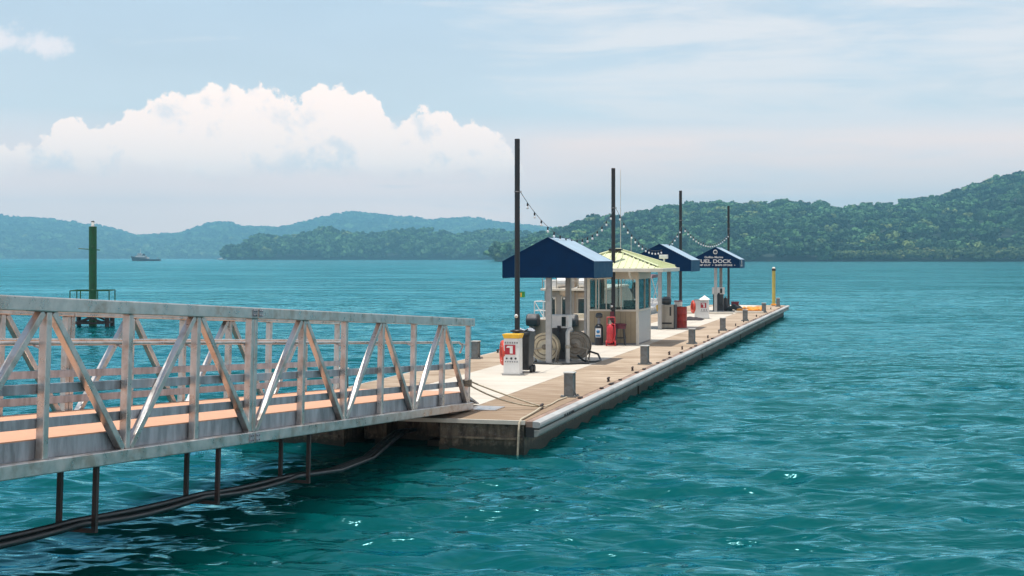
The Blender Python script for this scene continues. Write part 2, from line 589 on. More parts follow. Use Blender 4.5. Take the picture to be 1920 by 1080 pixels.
def pontoon_mat():
    m = bpy.data.materials.new('wet_pontoon_concrete')
    m.use_nodes = True
    t = NT(m.node_tree)
    b = t.n['Principled BSDF']
    co = t.new('ShaderNodeTexCoord').outputs['Object']
    sep = t.new('ShaderNodeSeparateXYZ')
    t.l.new(co, sep.inputs[0])
    n1 = t.noise(t.mapping(co, (3, 3, 0.7)), 2.2, 6, 0.65)
    n2 = t.noise(co, 14, 5, 0.7)
    c = t.mix(t.range(n1, 0.35, 0.7), (0.20, 0.155, 0.105), (0.045, 0.035, 0.025))
    c = t.mix(t.range(n2, 0.5, 0.75, 0, 0.5), c, (0.36, 0.33, 0.27))
    z = t.math('ADD', sep.outputs[2], t.math('MULTIPLY', t.math('SUBTRACT', n2, 0.5), 0.25))
    c = t.mix(t.range(z, -0.36, -0.50, 0, 0.9), c, (0.022, 0.026, 0.016))
    t.l.new(c, b.inputs['Base Color'])
    b.inputs['Roughness'].default_value = 0.7
    bn = t.new('ShaderNodeBump')
    bn.inputs['Strength'].default_value = 0.6
    bn.inputs['Distance'].default_value = 0.02
    t.l.new(n2, bn.inputs['Height'])
    t.l.new(bn.outputs[0], b.inputs['Normal'])
    return m


M['pontoon'] = pontoon_mat()


def foliage_mat(name, dark, light, warm):
    m = bpy.data.materials.new(name)
    m.use_nodes = True
    t = NT(m.node_tree)
    b = t.n['Principled BSDF']
    a = t.new('ShaderNodeAttribute', attribute_name='tint').outputs['Fac']
    w = t.new('ShaderNodeAttribute', attribute_name='warm').outputs['Fac']
    c = t.mix(a, dark, light)
    c = t.mix(w, c, warm)
    t.l.new(c, b.inputs['Base Color'])
    b.inputs['Roughness'].default_value = 0.7
    b.inputs['Specular IOR Level'].default_value = 0.2
    return m


# ------------------------------------------------------------------ water
def build_water():
    ny, nx = 1450, 720
    ys = np.concatenate([np.linspace(-120, 3.0, 14)[:-1], np.exp(np.linspace(math.log(3.0), math.log(6900), ny))])
    core = np.linspace(-0.5, 0.5, nx)
    ks = np.concatenate([[-3, -1.6, -1.0, -0.75, -0.6], core, [0.6, 0.75, 1.0, 1.6, 3]])
    K, Y = np.meshgrid(ks, ys)
    X = np.clip(K * (np.maximum(Y, 0) + 9.0), -4150, 3150)
    dyr = np.gradient(ys)[:, None] * np.ones_like(X)
    dxr = np.gradient(ks)[None, :] * (np.maximum(Y, 0) + 9.0)
    sp = np.maximum(dyr, dxr)
    Z = np.zeros_like(X)
    DX = np.zeros_like(X)
    DY = np.zeros_like(X)
    g = np.random.default_rng(5)
    n = 96
    lam = np.exp(g.uniform(math.log(0.32), math.log(5.0), n))
    th = R(-98) + g.normal(0, R(27), n)
    ph = g.uniform(0, 2 * PI, n)
    amp = 0.0080 * lam ** 0.85 / (1.0 + (lam / 1.5) ** 1.9)
    gust = 1.0 + 0.28 * np.sin(X * 0.045 + 0.8 * np.sin(Y * 0.031)) * np.sin(Y * 0.055 + 1.1 * np.sin(X * 0.027))
    for i in range(n):
        k = 2 * PI / lam[i]
        a = amp[i] * np.clip((lam[i] / sp - 1.6) / 2.0, 0, 1) * gust
        p = k * (X * math.cos(th[i]) + Y * math.sin(th[i])) + ph[i]
        Z += a * np.cos(p)
        DX -= 1.0 * a * math.cos(th[i]) * np.sin(p)
        DY -= 1.0 * a * math.sin(th[i]) * np.sin(p)
    v = np.stack([X + DX, Y + DY, Z], -1).reshape(-1, 3)
    ry, rx = X.shape
    idx = np.arange(ry * rx).reshape(ry, rx)
    q = np.stack([idx[:-1, :-1], idx[:-1, 1:], idx[1:, 1:], idx[1:, :-1]], -1).reshape(-1, 4)
    me = bigmesh('water', v, q, smooth=True)
    m = bpy.data.materials.new('sea_water')
    m.use_nodes = True
    t = NT(m.node_tree)
    t.n.clear()
    out = t.new('ShaderNodeOutputMaterial')
    pos = t.new('ShaderNodeNewGeometry').outputs['Position']
    n1 = t.noise(pos, 0.05, 3, 0.5)
    body = t.new('ShaderNodeSubsurfaceScattering', falloff='BURLEY')
    body.inputs['Scale'].default_value = 1.0
    body.inputs['Radius'].default_value = (1.0, 2.6, 2.2)
    t.l.new(t.mix(t.range(n1, 0.35, 0.65), (0.0002, 0.056, 0.054), (0.0002, 0.064, 0.070)), body.inputs['Color'])
    gloss = t.new('ShaderNodeBsdfGlossy')
    gloss.inputs['Color'].default_value = (0.36, 0.89, 1.0, 1)
    gloss.inputs['Roughness'].default_value = 0.10
    fr = t.new('ShaderNodeFresnel')
    fr.inputs['IOR'].default_value = 1.333
    ms = t.new('ShaderNodeMixShader')
    t.l.new(fr.outputs[0], ms.inputs[0])
    t.l.new(body.outputs[0], ms.inputs[1])
    t.l.new(gloss.outputs[0], ms.inputs[2])
    t.l.new(ms.outputs[0], out.inputs[0])
    # small ripples, stretched across the wind
    v1 = t.mapping(pos, (0.42, 1.0, 1.0), (0, 0, R(8)))
    h = t.math('ADD', t.math('MULTIPLY', t.noise(v1, 5.0, 2, 0.5, 0.3), 0.022), t.math('MULTIPLY', t.noise(v1, 1.7, 3, 0.5, 0.5), 0.17))
    h = t.math('ADD', h, t.math('MULTIPLY', t.noise(t.mapping(pos, (0.5, 1, 1), (0, 0, R(-12))), 0.35, 3, 0.5), 0.16))
    h = t.math('ADD', h, t.math('MULTIPLY', t.noise(t.mapping(pos, (0.35, 1, 1), (0, 0, R(5))), 0.13, 3, 0.6, 0.3), 0.75))
    h = t.math('ADD', h, t.math('MULTIPLY', t.noise(t.mapping(pos, (0.3, 1, 1), (0, 0, R(-4))), 0.035, 2, 0.6, 0.3), 1.6))
    bn = t.new('ShaderNodeBump')
    gp = t.math('ADD', t.math('MULTIPLY', t.noise(t.mapping(pos, (0.30, 1, 1), (0, 0, R(3))), 0.16, 4, 0.65, 0.4), 0.6),
                t.math('MULTIPLY', t.noise(t.mapping(pos, (0.22, 1, 1), (0, 0, R(-5))), 0.035, 4, 0.6, 0.4), 0.4))
    t.l.new(t.range(gp, 0.36, 0.62, 0.30, 1.55), bn.inputs['Strength'])
    bn.inputs['Distance'].default_value = 1.0
    t.l.new(h, bn.inputs['Height'])
    for nd in (body, gloss, fr):
        t.l.new(bn.outputs[0], nd.inputs['Normal'])
    me.materials.append(m)
    o = bpy.data.objects.new('water', me)
    C.objects.link(o)
    tag(o, 'choppy teal sea water around the dock', None, None, 'structure')


build_water()

# sea bed / land base far below so that nothing is open from other angles
gm = mat('sea_bed', (0.02, 0.05, 0.05), 0.9)
part('seabed', MB().box(-4150, 3150, -400, 6950, -6.0, -5.0), gm)['kind'] = 'structure'


# ------------------------------------------------------------------ hills and forest
def leafy_proto(g, nq, clump):
    """one crown: leaf-clump quads over a lumpy dome, unit radius"""
    lob = [(Vector((g.uniform(-0.15, 0.15), g.uniform(-0.15, 0.15), 0.15)), 0.5)]
    for i in range(9):
        a = 2 * PI * i / 9 + g.uniform(-0.5, 0.5)
        rr = g.uniform(0.25, 0.85)
        lob.append((Vector((rr * math.cos(a), rr * math.sin(a), g.uniform(-0.15, 0.75) * (1.1 - rr * 0.6))), g.uniform(0.18, 0.42)))
    v, q, sh = [], [], []
    for i in range(nq):
        c, r = lob[int(g.integers(0, len(lob)))]
        d = Vector(g.normal(0, 1, 3))
        d.z = abs(d.z) * 1.1 - 0.25
        d.normalize()
        p = c + d * r * g.uniform(0.86, 1.04)
        nrm = (d + Vector(g.normal(0, 0.42, 3))).normalized()
        a = nrm.orthogonal().normalized()
        b = nrm.cross(a)
        ang = g.uniform(0, 2 * PI)
        a, b = a * math.cos(ang) + b * math.sin(ang), b * math.cos(ang) - a * math.sin(ang)
        s = clump * g.uniform(0.6, 1.3)
        o = len(v)
        v += [p - a * s - b * s * 0.6, p + a * s * 0.9 - b * s * 0.7, p + a * s + b * s * 0.7, p - a * s * 0.8 + b * s * 0.6]
        q.append((o, o + 1, o + 2, o + 3))
        sh += [g.uniform(-0.12, 0.12)] * 4
    # closed inner core so the crown is not see-through everywhere
    for c, r in lob:
        o = len(v)
        rr = r * 0.84
        ring = [(0, 0, 1)] + [(math.cos(k * PI / 3) * 0.8, math.sin(k * PI / 3) * 0.8, 0.5) for k in range(6)] + [(math.cos(k * PI / 3 + 0.5), math.sin(k * PI / 3 + 0.5), -0.4) for k in range(6)]
        v += [c + Vector(x) * rr for x in ring]
        for k in range(6):
            k2 = (k + 1) % 6
            q.append((o, o + 1 + k, o + 1 + k2, o + 1 + k2))
            q.append((o + 1 + k, o + 7 + k, o + 7 + k2, o + 1 + k2))
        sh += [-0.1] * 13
    return np.array([tuple(x) for x in v]), np.array(q), np.array(sh)


def interp_sil(pts):
    xs = np.array([p[0] for p in pts], float)
    yy = np.array([p[1] for p in pts], float)
    return lambda p: np.interp(p, xs, yy)


def vnoise(x, y, seed):
    g = np.random.default_rng(seed)
    z = 0
    for i in range(10):
        a = g.uniform(0, 2 * PI)
        f = 2 ** g.uniform(0, 2.6)
        z = z + np.sin((x * math.cos(a) + y * math.sin(a)) * f + g.uniform(0, 6.28)) / f ** 0.7
    return z / 3.5


def hill(name, label, pts, y0, y1, crown, n, rad, nq, clump, fol, soil, seed, forest_name, forest_label, power=0.8, warm_p=0.08, flat=0.0, rough=0.10):
    """terrain from the shore (depth y0) up to the ridge (depth y1) whose skyline follows pts, plus its forest"""
    g = np.random.default_rng(seed)
    sil = interp_sil(pts)
    p0, p1 = pts[0][0], pts[-1][0]
    np_, ns = 160, 26
    P = np.linspace(p0, p1, np_)
    S = np.concatenate([np.linspace(-0.02, 1.0, ns), [1.12, 1.3, 1.5]])
    def height(p, s):
        zr = CAMZ + (483 - sil(p)) / F * y1 - crown
        zr = np.maximum(zr, 1.0)
        yy = y0 + (y1 - y0) * s
        x = (p - 960) / F * yy
        prof = np.clip(s, 0, 1) ** power
        back = np.where(s > 1, np.exp(-((s - 1) / 0.35) ** 2), 1.0)
        bumpy = 1 + rough * vnoise(x / (0.18 * (y1 - y0) + 40), yy / (0.18 * (y1 - y0) + 40), seed + 7) * np.sin(PI * np.clip(s, 0, 1))
        z = 0.6 + zr * prof * back * bumpy
        return x, yy, np.where(s < 0, -1.5, z)
    PP, SS = np.meshgrid(P, S)
    x, y, z = height(PP, SS)
    v = np.stack([x, y, z], -1).reshape(-1, 3)
    idx = np.arange(PP.size).reshape(PP.shape)
    q = np.stack([idx[:-1, :-1], idx[:-1, 1:], idx[1:, 1:], idx[1:, :-1]], -1).reshape(-1, 4)
    me = bigmesh('hills', v, q, smooth=True)
    me.materials.append(soil)
    o = bpy.data.objects.new('hills', me)
    C.objects.link(o)
    tag(o, label, None, None, 'structure')
    # trees
    protos = [leafy_proto(g, nq, clump) for _ in range(6)]
    tp = g.uniform(p0, p1, n)
    ts = g.uniform(0, 1.06, n) ** (1.0 - flat)
    nshore = n // 6
    ts[:nshore] = g.uniform(0, 0.03, nshore)
    nr = n // 8
    ts[nshore:nshore + nr] = g.uniform(0.9, 1.03, nr)
    tx, ty, tz = height(tp, ts)
    r = rad[0] + (rad[1] - rad[0]) * g.random(n) ** 1.7
    hgt = crown * g.uniform(0.55, 1.05, n)
    patch = vnoise(tx / (rad[1] * 9), ty / (rad[1] * 9), seed + 3)
    tint = np.clip(0.42 + 0.34 * g.normal(0, 1, n) + 0.16 * patch, 0, 1)
    warm = np.where(g.random(n) < warm_p, g.uniform(0.3, 0.95, n), 0.0)
    V, Q, T, Wm = [], [], [], []
    off = 0
    which = g.integers(0, 6, n)
    rot = g.uniform(0, 2 * PI, n)
    for k in range(6):
        pv, pq, ps = protos[k]
        sel = np.where(which == k)[0]
        c, s_ = np.cos(rot[sel])[:, None], np.sin(rot[sel])[:, None]
        xx = (pv[:, 0] * c - pv[:, 1] * s_) * r[sel][:, None] + tx[sel][:, None]
        yy = (pv[:, 0] * s_ + pv[:, 1] * c) * r[sel][:, None] + ty[sel][:, None]
        zz = pv[:, 2] * (r[sel] * 0.85)[:, None] + (tz[sel] + hgt[sel] - r[sel] * 0.8)[:, None]
        nv = len(pv)
        V.append(np.stack([xx, yy, zz], -1).reshape(-1, 3))
        Q.append((pq[None] + (np.arange(len(sel)) * nv)[:, None, None]).reshape(-1, 4) + off)
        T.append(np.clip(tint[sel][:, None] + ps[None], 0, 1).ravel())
        Wm.append((warm[sel][:, None] * np.ones(nv)[None]).ravel())
        off += nv * len(sel)
    V, Q, T, Wm = np.concatenate(V), np.concatenate(Q), np.concatenate(T), np.concatenate(Wm)
    tri = np.concatenate([Q[:, [0, 1, 2]], Q[:, [0, 2, 3]][Q[:, 2] != Q[:, 3]]])
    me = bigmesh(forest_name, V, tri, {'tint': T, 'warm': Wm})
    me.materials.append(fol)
    o = bpy.data.objects.new(forest_name, me)
    C.objects.link(o)
    tag(o, forest_label, None, None, 'stuff')


soil = mat('forest_floor', (0.008, 0.018, 0.008), 0.9, 0, 0.2, 0.05)
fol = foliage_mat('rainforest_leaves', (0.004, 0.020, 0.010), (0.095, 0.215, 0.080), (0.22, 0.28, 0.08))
fol2 = foliage_mat('mangrove_leaves', (0.035, 0.070, 0.020), (0.12, 0.17, 0.05), (0.20, 0.20, 0.06))
fol3 = foliage_mat('distant_leaves', (0.002, 0.010, 0.006), (0.10, 0.21, 0.08), (0.2, 0.26, 0.08))
RIGHT = [(930, 470), (965, 452), (1000, 436), (1030, 428), (1062, 424), (1085, 411), (1093, 404), (1105, 402), (1150, 403), (1200, 394), (1250, 384), (1285, 378),
         (1330, 378), (1352, 373), (1362, 380), (1400, 377), (1440, 375), (1475, 371), (1510, 377), (1540, 377), (1560, 384), (1600, 381), (1640, 378),
         (1672, 379), (1700, 371), (1760, 366), (1800, 352), (1860, 331), (1920, 317), (2000, 305), (2100, 296), (2250, 300), (2400, 330), (2600, 400)]
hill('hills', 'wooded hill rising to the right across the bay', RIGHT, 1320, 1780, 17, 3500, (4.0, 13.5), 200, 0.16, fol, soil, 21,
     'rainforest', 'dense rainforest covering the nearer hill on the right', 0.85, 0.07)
PEN = [(425, 486), (440, 472), (452, 460), (468, 446), (492, 435), (520, 436), (552, 440), (578, 428), (610, 423), (640, 430), (690, 438), (745, 426), (810, 426),
       (850, 436), (890, 430), (935, 428), (975, 431), (1000, 430), (1060, 436), (1120, 450)]
hill('hills', 'low wooded headland in the middle of the bay', PEN, 2450, 2640, 26, 1000, (8, 19), 150, 0.20, fol, soil, 22,
     'headland_forest', 'dark forest on the low headland in mid bay', 0.6, 0.04)
FAR = [(-690, 480), (-560, 458), (-420, 428), (-330, 410), (-260, 402), (-100, 396), (0, 401), (40, 405), (85, 407), (130, 412), (165, 417), (200, 422), (240, 434), (262, 438), (300, 436), (340, 434), (370, 423),
       (400, 414), (425, 414), (450, 421), (520, 424), (560, 416), (600, 406), (640, 397), (665, 394), (720, 400), (760, 402), (800, 409), (850, 406), (900, 406),
       (940, 415), (980, 417), (1000, 421), (1060, 427), (1150, 440)]
hill('hills', 'far blue ridge behind the headland on the left', FAR, 4700, 6000, 24, 6500, (12, 34), 52, 0.26, fol3, soil, 23,
     'far_forest', 'hazy blue forest on the far ridge at left', 0.8, 0.03)
MAN = [(1565, 487), (1600, 480), (1640, 470), (1700, 465), (1800, 462), (1920, 462), (2050, 460), (2300, 470)]
hill('hills', 'low shore under the right hill', MAN, 1290, 1325, 9, 1500, (2.6, 4.6), 70, 0.24, fol2, soil, 24,
     'mangrove', 'olive green mangrove fringe along the right shore', 0.5, 0.10)

# ------------------------------------------------------------------ dock frame
TH = R(14.773)
PX, PY = 0.2402, 25.9446
DZ = 0.6                        # deck height above the water


def D(u, v, z=0.0):
    """point u metres along the dock, v metres to the left of its right edge, z above the deck"""
    return (PX + u * math.sin(TH) - v * math.cos(TH), PY + u * math.cos(TH) + v * math.sin(TH), DZ + z)


DR = (0, 0, -TH)
L, W = 65.2, 5.6


def build_dock():
    dk = thing('floating_dock', 'long floating concrete fuel dock with pale centre strip and white fender', 'dock', D(0, 0), DR)
    part('deck_slab', MB().box(-W, 0, 0, L, -0.05, 0.0), M['deck'], dk)
    part('centre_strip', MB().box(-4.05, -1.6, 0.9, 50.2, -0.01, 0.006), M['strip'], dk, 'pale concrete strip down the middle of the dock')
    part('centre_strip', MB().box(-4.05, -1.6, 50.5, L - 0.4, -0.01, 0.006), M['strip'], dk, 'far length of the pale strip')
    p = MB()
    # front float with a recess below the gangway
    p.box(-1.62, -0.03, 0.03, 12.0, -1.2, -0.05)
    p.box(-W + 0.03, -3.5, 0.03, 12.0, -1.2, -0.05)
    p.box(-3.5, -1.62, 1.3, 12.0, -1.2, -0.05)
    u = 12.25
    while u < L - 1:
        p.box(-W + 0.03, -0.03, u, min(u + 12.9, L - 0.03), -1.2, -0.05)
        u += 13.15
    part('float', p, M['pontoon'], dk)
    part('bracket', MB().box(-1.60, -0.05, -0.03, 0.03, -0.34, -0.295), M['pontoon'], dk)
    part('bracket', MB().box(-W + 0.1, -3.6, -0.03, 0.03, -0.40, -0.36), M['pontoon'], dk)
    part('bracket', MB().prism([(-1.62, -0.62), (-1.62, -0.40), (-1.32, -0.62)], 'y', -0.025, 0.03), M['pontoon'], dk)
    part('bracket', MB().box(-2.12, -1.78, 0.7, 1.3, -0.42, -0.06), M['pontoon'], dk)
    part('bracket', MB().box(-2.10, -1.70, 0.75, 1.3, -0.66, -0.50), M['pontoon'], dk)
    part('bracket', MB().box(-3.35, -2.9, 0.7, 1.3, -0.50, -0.06), M['pontoon'], dk)
    part('bracket', MB().box(-3.15, -2.85, 0.75, 1.3, -0.7, -0.50), M['pontoon'], dk)
    part('edge_trim', MB().box(-3.9, 0.0, -0.05, 0.0, -0.06, 0.012), M['cream'], dk, 'pale lip along the near edge')
    for a in np.arange(0.0, L - 0.5, 6.5):
        part('waler', MB().box(0.0, 0.128, a + 0.02, min(a + 6.46, L), -0.108, random.uniform(-0.012, 0.012)), M['waler'], dk)
    prof = [(0.13, 0.0), (0.235, -0.004), (0.27, -0.02), (0.28, -0.06), (0.275, -0.10), (0.255, -0.122), (0.13, -0.125)]
    low = [(0.13, -0.15), (0.235, -0.152), (0.255, -0.17), (0.255, -0.23), (0.225, -0.275), (0.13, -0.29)]
    for a in np.arange(0.0, L - 0.5, 13.05):
        part('fender', MB().prism(prof, 'y', a + 0.012, min(a + 13.04, L)), M['fender'], dk, bevel=0.008)
        part('lower_fender', MB().prism(low, 'y', a + 0.012, min(a + 13.04, L)), M['fenderlow'], dk, 'dirty grey lower fender strip', bevel=0.008)
    part('fender_backing', MB().box(0.0, 0.16, 0.01, L, -0.29, -0.002 - 0.11), M['rubber'], dk)
    # scuffs on the near fender
    for i in range(9):
        y = 1.95 + i * 0.105 + random.uniform(-0.03, 0.03)
        part('scuff_mark', MB().box(0.272, 0.284, y, y + random.uniform(0.04, 0.08), -0.105 - random.uniform(0, 0.01), -0.07), M['rubber'], dk)
    for u in np.arange(1.0, L, 1.15):
        if random.random() < 0.55:
            part('edge_bracket', MB().cbox(0.06, u, -0.0, 0.07, random.uniform(0.1, 0.35), 0.05), M['darksteel'], dk)
    part('end_fender', MB().box(-W, 0.0, L, L + 0.1, -0.3, -0.03), M['waler'], dk)
    part('left_fender', MB().box(-W - 0.16, -W, 0, L, -0.3, -0.03), M['fender'], dk)
    return dk


build_dock()
# cross kerbs near the far canopy
k = part('timber_kerb', MB().box(-1.7, 1.75, -0.09, 0.09, 0, 0.11), M['cream'], bevel=0.01)
k.location = D(50.35, 3.35)
k.rotation_euler = DR
tag(k, 'pale timber kerb across the deck behind the second pedestal', 'kerb', 'pale kerbs across the deck')
k2 = part('timber_kerb', MB().box(-0.75, 0.75, -0.09, 0.09, 0, 0.11), M['cream'], bevel=0.01)
k2.location = D(52.1, 0.95)
k2.rotation_euler = DR
tag(k2, 'shorter pale timber kerb by the right dock edge before the orange boom', 'kerb', 'pale kerbs across the deck')


# ------------------------------------------------------------------ gangway
def build_gangway():
    th, sl = R(15.858), 0.0559
    gw = thing('gangway', 'aluminium truss gangway sloping down to the dock with a tan walkway', 'gangway', (-0.740, 27.758, 0.62), (-sl, 0, -th))
    Hh, Wd = 1.75, 2.85
    bays = [0.2 + 1.545 * i for i in range(15)]
    LEN = bays[-1] + 0.15
    A = M['alu']
    for side, x in ((0, -0.07), (1, -Wd + 0.07)):
        s = 1 if side == 0 else -1
        for a, b in ((0, 9.47), (9.49, LEN)):
            part('top_chord', MB().box(x - 0.07, x + 0.07, -b, -a, Hh - 0.145, Hh), M['alu'], gw, bevel=0.012)
            part('bottom_chord', MB().box(x - 0.07, x + 0.07, -b, -a, 0, 0.145), M['alu'], gw, bevel=0.012)
        part('kick_plate', MB().box(x - s * 0.055 - 0.004, x - s * 0.055 + 0.004, -LEN, -0.05, 0.147, 0.335), M['alu_dull'], gw)
        for i, t in enumerate(bays):
            part('post', MB().box(x - 0.045, x + 0.045, -t - 0.045, -t + 0.045, 0.145, Hh - 0.145), A, gw, bevel=0.008)
            part('weld_collar', MB().box(x - 0.052, x + 0.052, -t - 0.052, -t + 0.052, 0.146, 0.156), M['greypost'], gw)
            if i == 6:
                part('post', MB().box(x - 0.045, x + 0.045, -t - 0.145, -t - 0.06, 0.145, Hh - 0.145), A, gw, bevel=0.008)
                for zz in (0.07, Hh - 0.07):
                    for yy in (-t - 0.12, -t + 0.05):
                        m = MB()
                        m.cbox(x + s * 0.075, yy, zz, 0.012, 0.11, 0.10)
                        for dz in (-0.03, 0.03):
                            for dy in (-0.03, 0.03):
                                m.lathe([(0.012, 0), (0.012, 0.014)] if s > 0 else [(0.012, -0.014), (0.012, 0)], (x + s * 0.081, yy + dy, zz + dz), 'x', 6)
                        part('splice_plate', m, M['alu_dull'], gw)
        for i in range(1, 15, 2):           # diagonals meet at the top of every odd post
            t = bays[i]
            for sg in (-1, 1):
                j = i + sg
                if 0 <= j < len(bays):
                    y0, y1 = -t + -sg * 0.085, -bays[j] + sg * 0.075
                    part('diagonal', MB().bar((x, y0, Hh - 0.147), (x, y1, 0.147), 0.082, 0.082), A, gw, bevel=0.008)
        xi = x - s * 0.06
        for zz in (0.50, 0.84):
            part('rail', MB().box(xi - 0.012, xi + 0.012, -LEN, -0.1, zz - 0.05, zz + 0.05), M['alu_dull'], gw, bevel=0.004)
        xh = x - s * 0.13
        part('handrail', MB().tube([(xh, -0.3, 1.10), (xh, -0.12, 1.22), (xh, -0.35, 1.29), (xh, -LEN, 1.29)], 0.021, 10), M['alu'], gw)
        for t in bays:
            part('handrail_bracket', MB().bar((x - s * 0.045, -t, 1.24), (xh, -t, 1.272), 0.02, 0.02, (0, 1, 0)), M['alu_dull'], gw)
    n = 12
    for i in range(n):
        a, b = -LEN + i * (LEN - 0.1) / n, -LEN + (i + 1) * (LEN - 0.1) / n
        part('deck_panel', MB().box(-Wd + 0.15, -0.15, a + 0.004, b - 0.004, 0.30, 0.345), M['grating'], gw)
    for t in np.arange(0.2, LEN, 0.7725):
        part('floor_beam', MB().box(-Wd + 0.141, -0.141, -t - 0.04, -t + 0.04, 0.06, 0.295), M['alu_dull'], gw)
    part('flap', MB().prism([(-0.15, 0.345), (0.0, 0.345), (1.0, 0.02), (1.0, 0.005), (-0.15, 0.30)], 'x', -Wd + 0.2, -0.2), M['alu_dull'], gw, 'sloping metal plate between gangway and dock',
         rot=(sl, 0, 0))
    part('skid_plate', MB().box(-0.16, 0.42, 0.03, 0.75, -0.018, 0.0), M['alu'], gw, 'flat pale plate on the deck at the gangway foot', rot=(sl, 0, 0))
    for xx in (-0.35, -Wd + 0.35):
        part('roller', MB().lathe([(0.0, -0.04), (0.09, -0.04), (0.09, 0.04), (0.0, 0.04)], (xx, -0.15, 0.075), 'x', 16), M['rubber'], gw)
    for t in (18.55, 15.85, 13.1, 10.35, 7.6):
        m = MB()
        m.box(-0.10, -0.05, -t - 0.025, -t + 0.025, -0.66, 0.0)
        m.box(-0.53, -0.48, -t - 0.025, -t + 0.025, -0.66, 0.0)
        m.box(-0.53, -0.05, -t - 0.03, -t + 0.03, -0.70, -0.66)
        part('pipe_hanger', m, M['darksteel'], gw)
    gw_m = Matrix.Translation(gw.location) @ gw.rotation_euler.to_matrix().to_4x4()
    # hoses lying in the hangers
    for h in range(3):
        pts = []
        xs = -0.40 + 0.078 * h
        stops = [21.5, 18.55, 15.85, 13.1, 10.35, 7.6]
        for i in range(len(stops) - 1):
            a, b = stops[i], stops[i + 1]
            for k_ in range(6):
                f = k_ / 6
                sag = 0.035 * math.sin(PI * f) * (1 + 0.5 * math.sin(h * 2.1 + i))
                pts.append((xs + 0.02 * math.sin(i * 1.9 + h + f * 3), -(a + (b - a) * f), -0.66 + 0.04 + (0.03 if h == 1 else 0) - sag))
        pts += [(xs, -7.6, -0.61), (xs, -6.0, -0.66), (xs - 0.1, -4.4, -0.60), (xs - 0.4, -2.6, -0.42), (xs - 0.8, -1.0, -0.40), (xs - 0.9, 0.0, -0.42)]
        o = part('black_hose', MB().tube([gw_m @ Vector(p) for p in pts], 0.036, 10), M['hose'])
        tag(o, 'black hose in the bundle slung under the gangway', 'hose', 'black hoses slung under the gangway')
    return gw, gw_m


gangway, GWM = build_gangway()

# mooring ropes between the gangway foot and the dock cleat
post = GWM @ Vector((-0.02, -0.2, 0.52))
cleat0 = Vector(D(2.1, 0.20, 0.05))
for i, (dz, sag, lab) in enumerate(((0.03, 0.02, 'upper tan rope from the gangway post to the dock cleat'), (-0.05, 0.10, 'lower slacker tan rope from the gangway post to the dock cleat'))):
    a = post + Vector((0, 0, dz))
    pts = [a.lerp(cleat0 + Vector((0, 0.05 * i, 0)), f) - Vector((0, 0, sag * 4 * f * (1 - f))) for f in np.linspace(0, 1, 14)]
    o = part('mooring_rope', MB().tube(pts, 0.016, 8), M['rope'])
    tag(o, lab, 'rope', 'ropes at the gangway foot')
m = MB()
for i in range(4):
    m.torus((post.x - 0.06, post.y, post.z - 0.05 + i * 0.032), 0.085, 0.017, 'z', 20, 6)
tag(part('rope_coil', m, M['darkrope']), 'rope turns wrapped round the end post of the gangway', 'rope', 'ropes at the gangway foot')
pts = [D(2.1, 0.20, 0.05), D(1.4, 0.16, 0.03), D(0.7, 0.12, 0.03), D(0.03, 0.09, 0.03), D(-0.09, 0.09, -0.02), D(-0.10, 0.10, -0.2), D(-0.10, 0.11, -0.45), D(-0.10, 0.13, -0.85)]
tag(part('mooring_rope', MB().tube(pts, 0.02, 8), M['rope']), 'rope running from the cleat over the near dock corner into the water', 'rope', 'ropes at the gangway foot')
pts = [D(2.2, 0.18, 0.04), D(2.9, 0.2, 0.02), D(3.7, 0.25, 0.02), D(4.4, 0.22, 0.02)]
tag(part('mooring_rope', MB().tube(pts, 0.015, 8), M['rope']), 'short rope lying between the near cleat and the first bollard', 'rope', 'ropes at the gangway foot')


# ------------------------------------------------------------------ bollards and cleats
def make_bollard():
    t = thing('bollard', '', 'bollard')
    m = MB()
    m.box(-0.10, 0.10, -0.13, -0.112, 0.02, 0.50)
    m.box(-0.10, 0.10, 0.112, 0.13, 0.02, 0.50)
    m.box(-0.02, 0.02, -0.112, 0.112, 0.02, 0.495)
    m.box(-0.085, 0.085, -0.10, 0.10, 0.02, 0.47)
    part('column', m, M['bollard'], t, bevel=0.006)
    part('cap', MB().box(-0.115, 0.115, -0.145, 0.145, 0.50, 0.525), M['pvc'], t, bevel=0.006)  # pale colour carries the highlight along the top edge
    m = MB().box(-0.17, 0.17, -0.19, 0.19, 0.0, 0.02)
    for x in (-0.14, 0.14):
        for y in (-0.155, 0.155):
            m.lathe([(0.018, 0.02), (0.018, 0.05), (0.0, 0.05)], (x, y, 0), 'z', 8)
    part('base_plate', m, M['bollard'], t)
    part('gusset', MB().prism([(0.10, 0.02), (0.16, 0.02), (0.10, 0.14)], 'y', -0.02, 0.02), M['bollard'], t)
    return t


bol_labels = [(4.7, 0.22, 'grey steel bollard nearest the gangway on the right dock edge'),
              (14.3, 0.22, 'grey steel bollard on the right edge level with the front canopy'),
              (24.0, 0.22, 'grey steel bollard on the right edge beside the kiosk shadow'),
              (33.3, 0.22, 'grey steel bollard on the right edge level with the middle canopy'),
              (42.5, 0.22, 'grey steel bollard on the right edge beside the second white pedestal'),
              (53.0, 0.25, 'grey steel bollard in front of the orange boom'),
              (62.6, 0.22, 'grey steel bollard beside the yellow pile at the far end'),
              (4.5, 5.3, 'grey steel bollard on the left dock edge seen through the gangway'),
              (15.2, 5.35, 'grey steel bollard on the left edge just right of the gangway end')]
b0 = make_bollard()
for i, (u, v, lab) in enumerate(bol_labels):
    o = b0 if i == 0 else copy_tree(b0)
    o.location = D(u, v)
    o.rotation_euler = (0, 0, -TH + random.uniform(-0.04, 0.04))
    tag(o, lab, 'bollard', 'bollards along the dock edges')


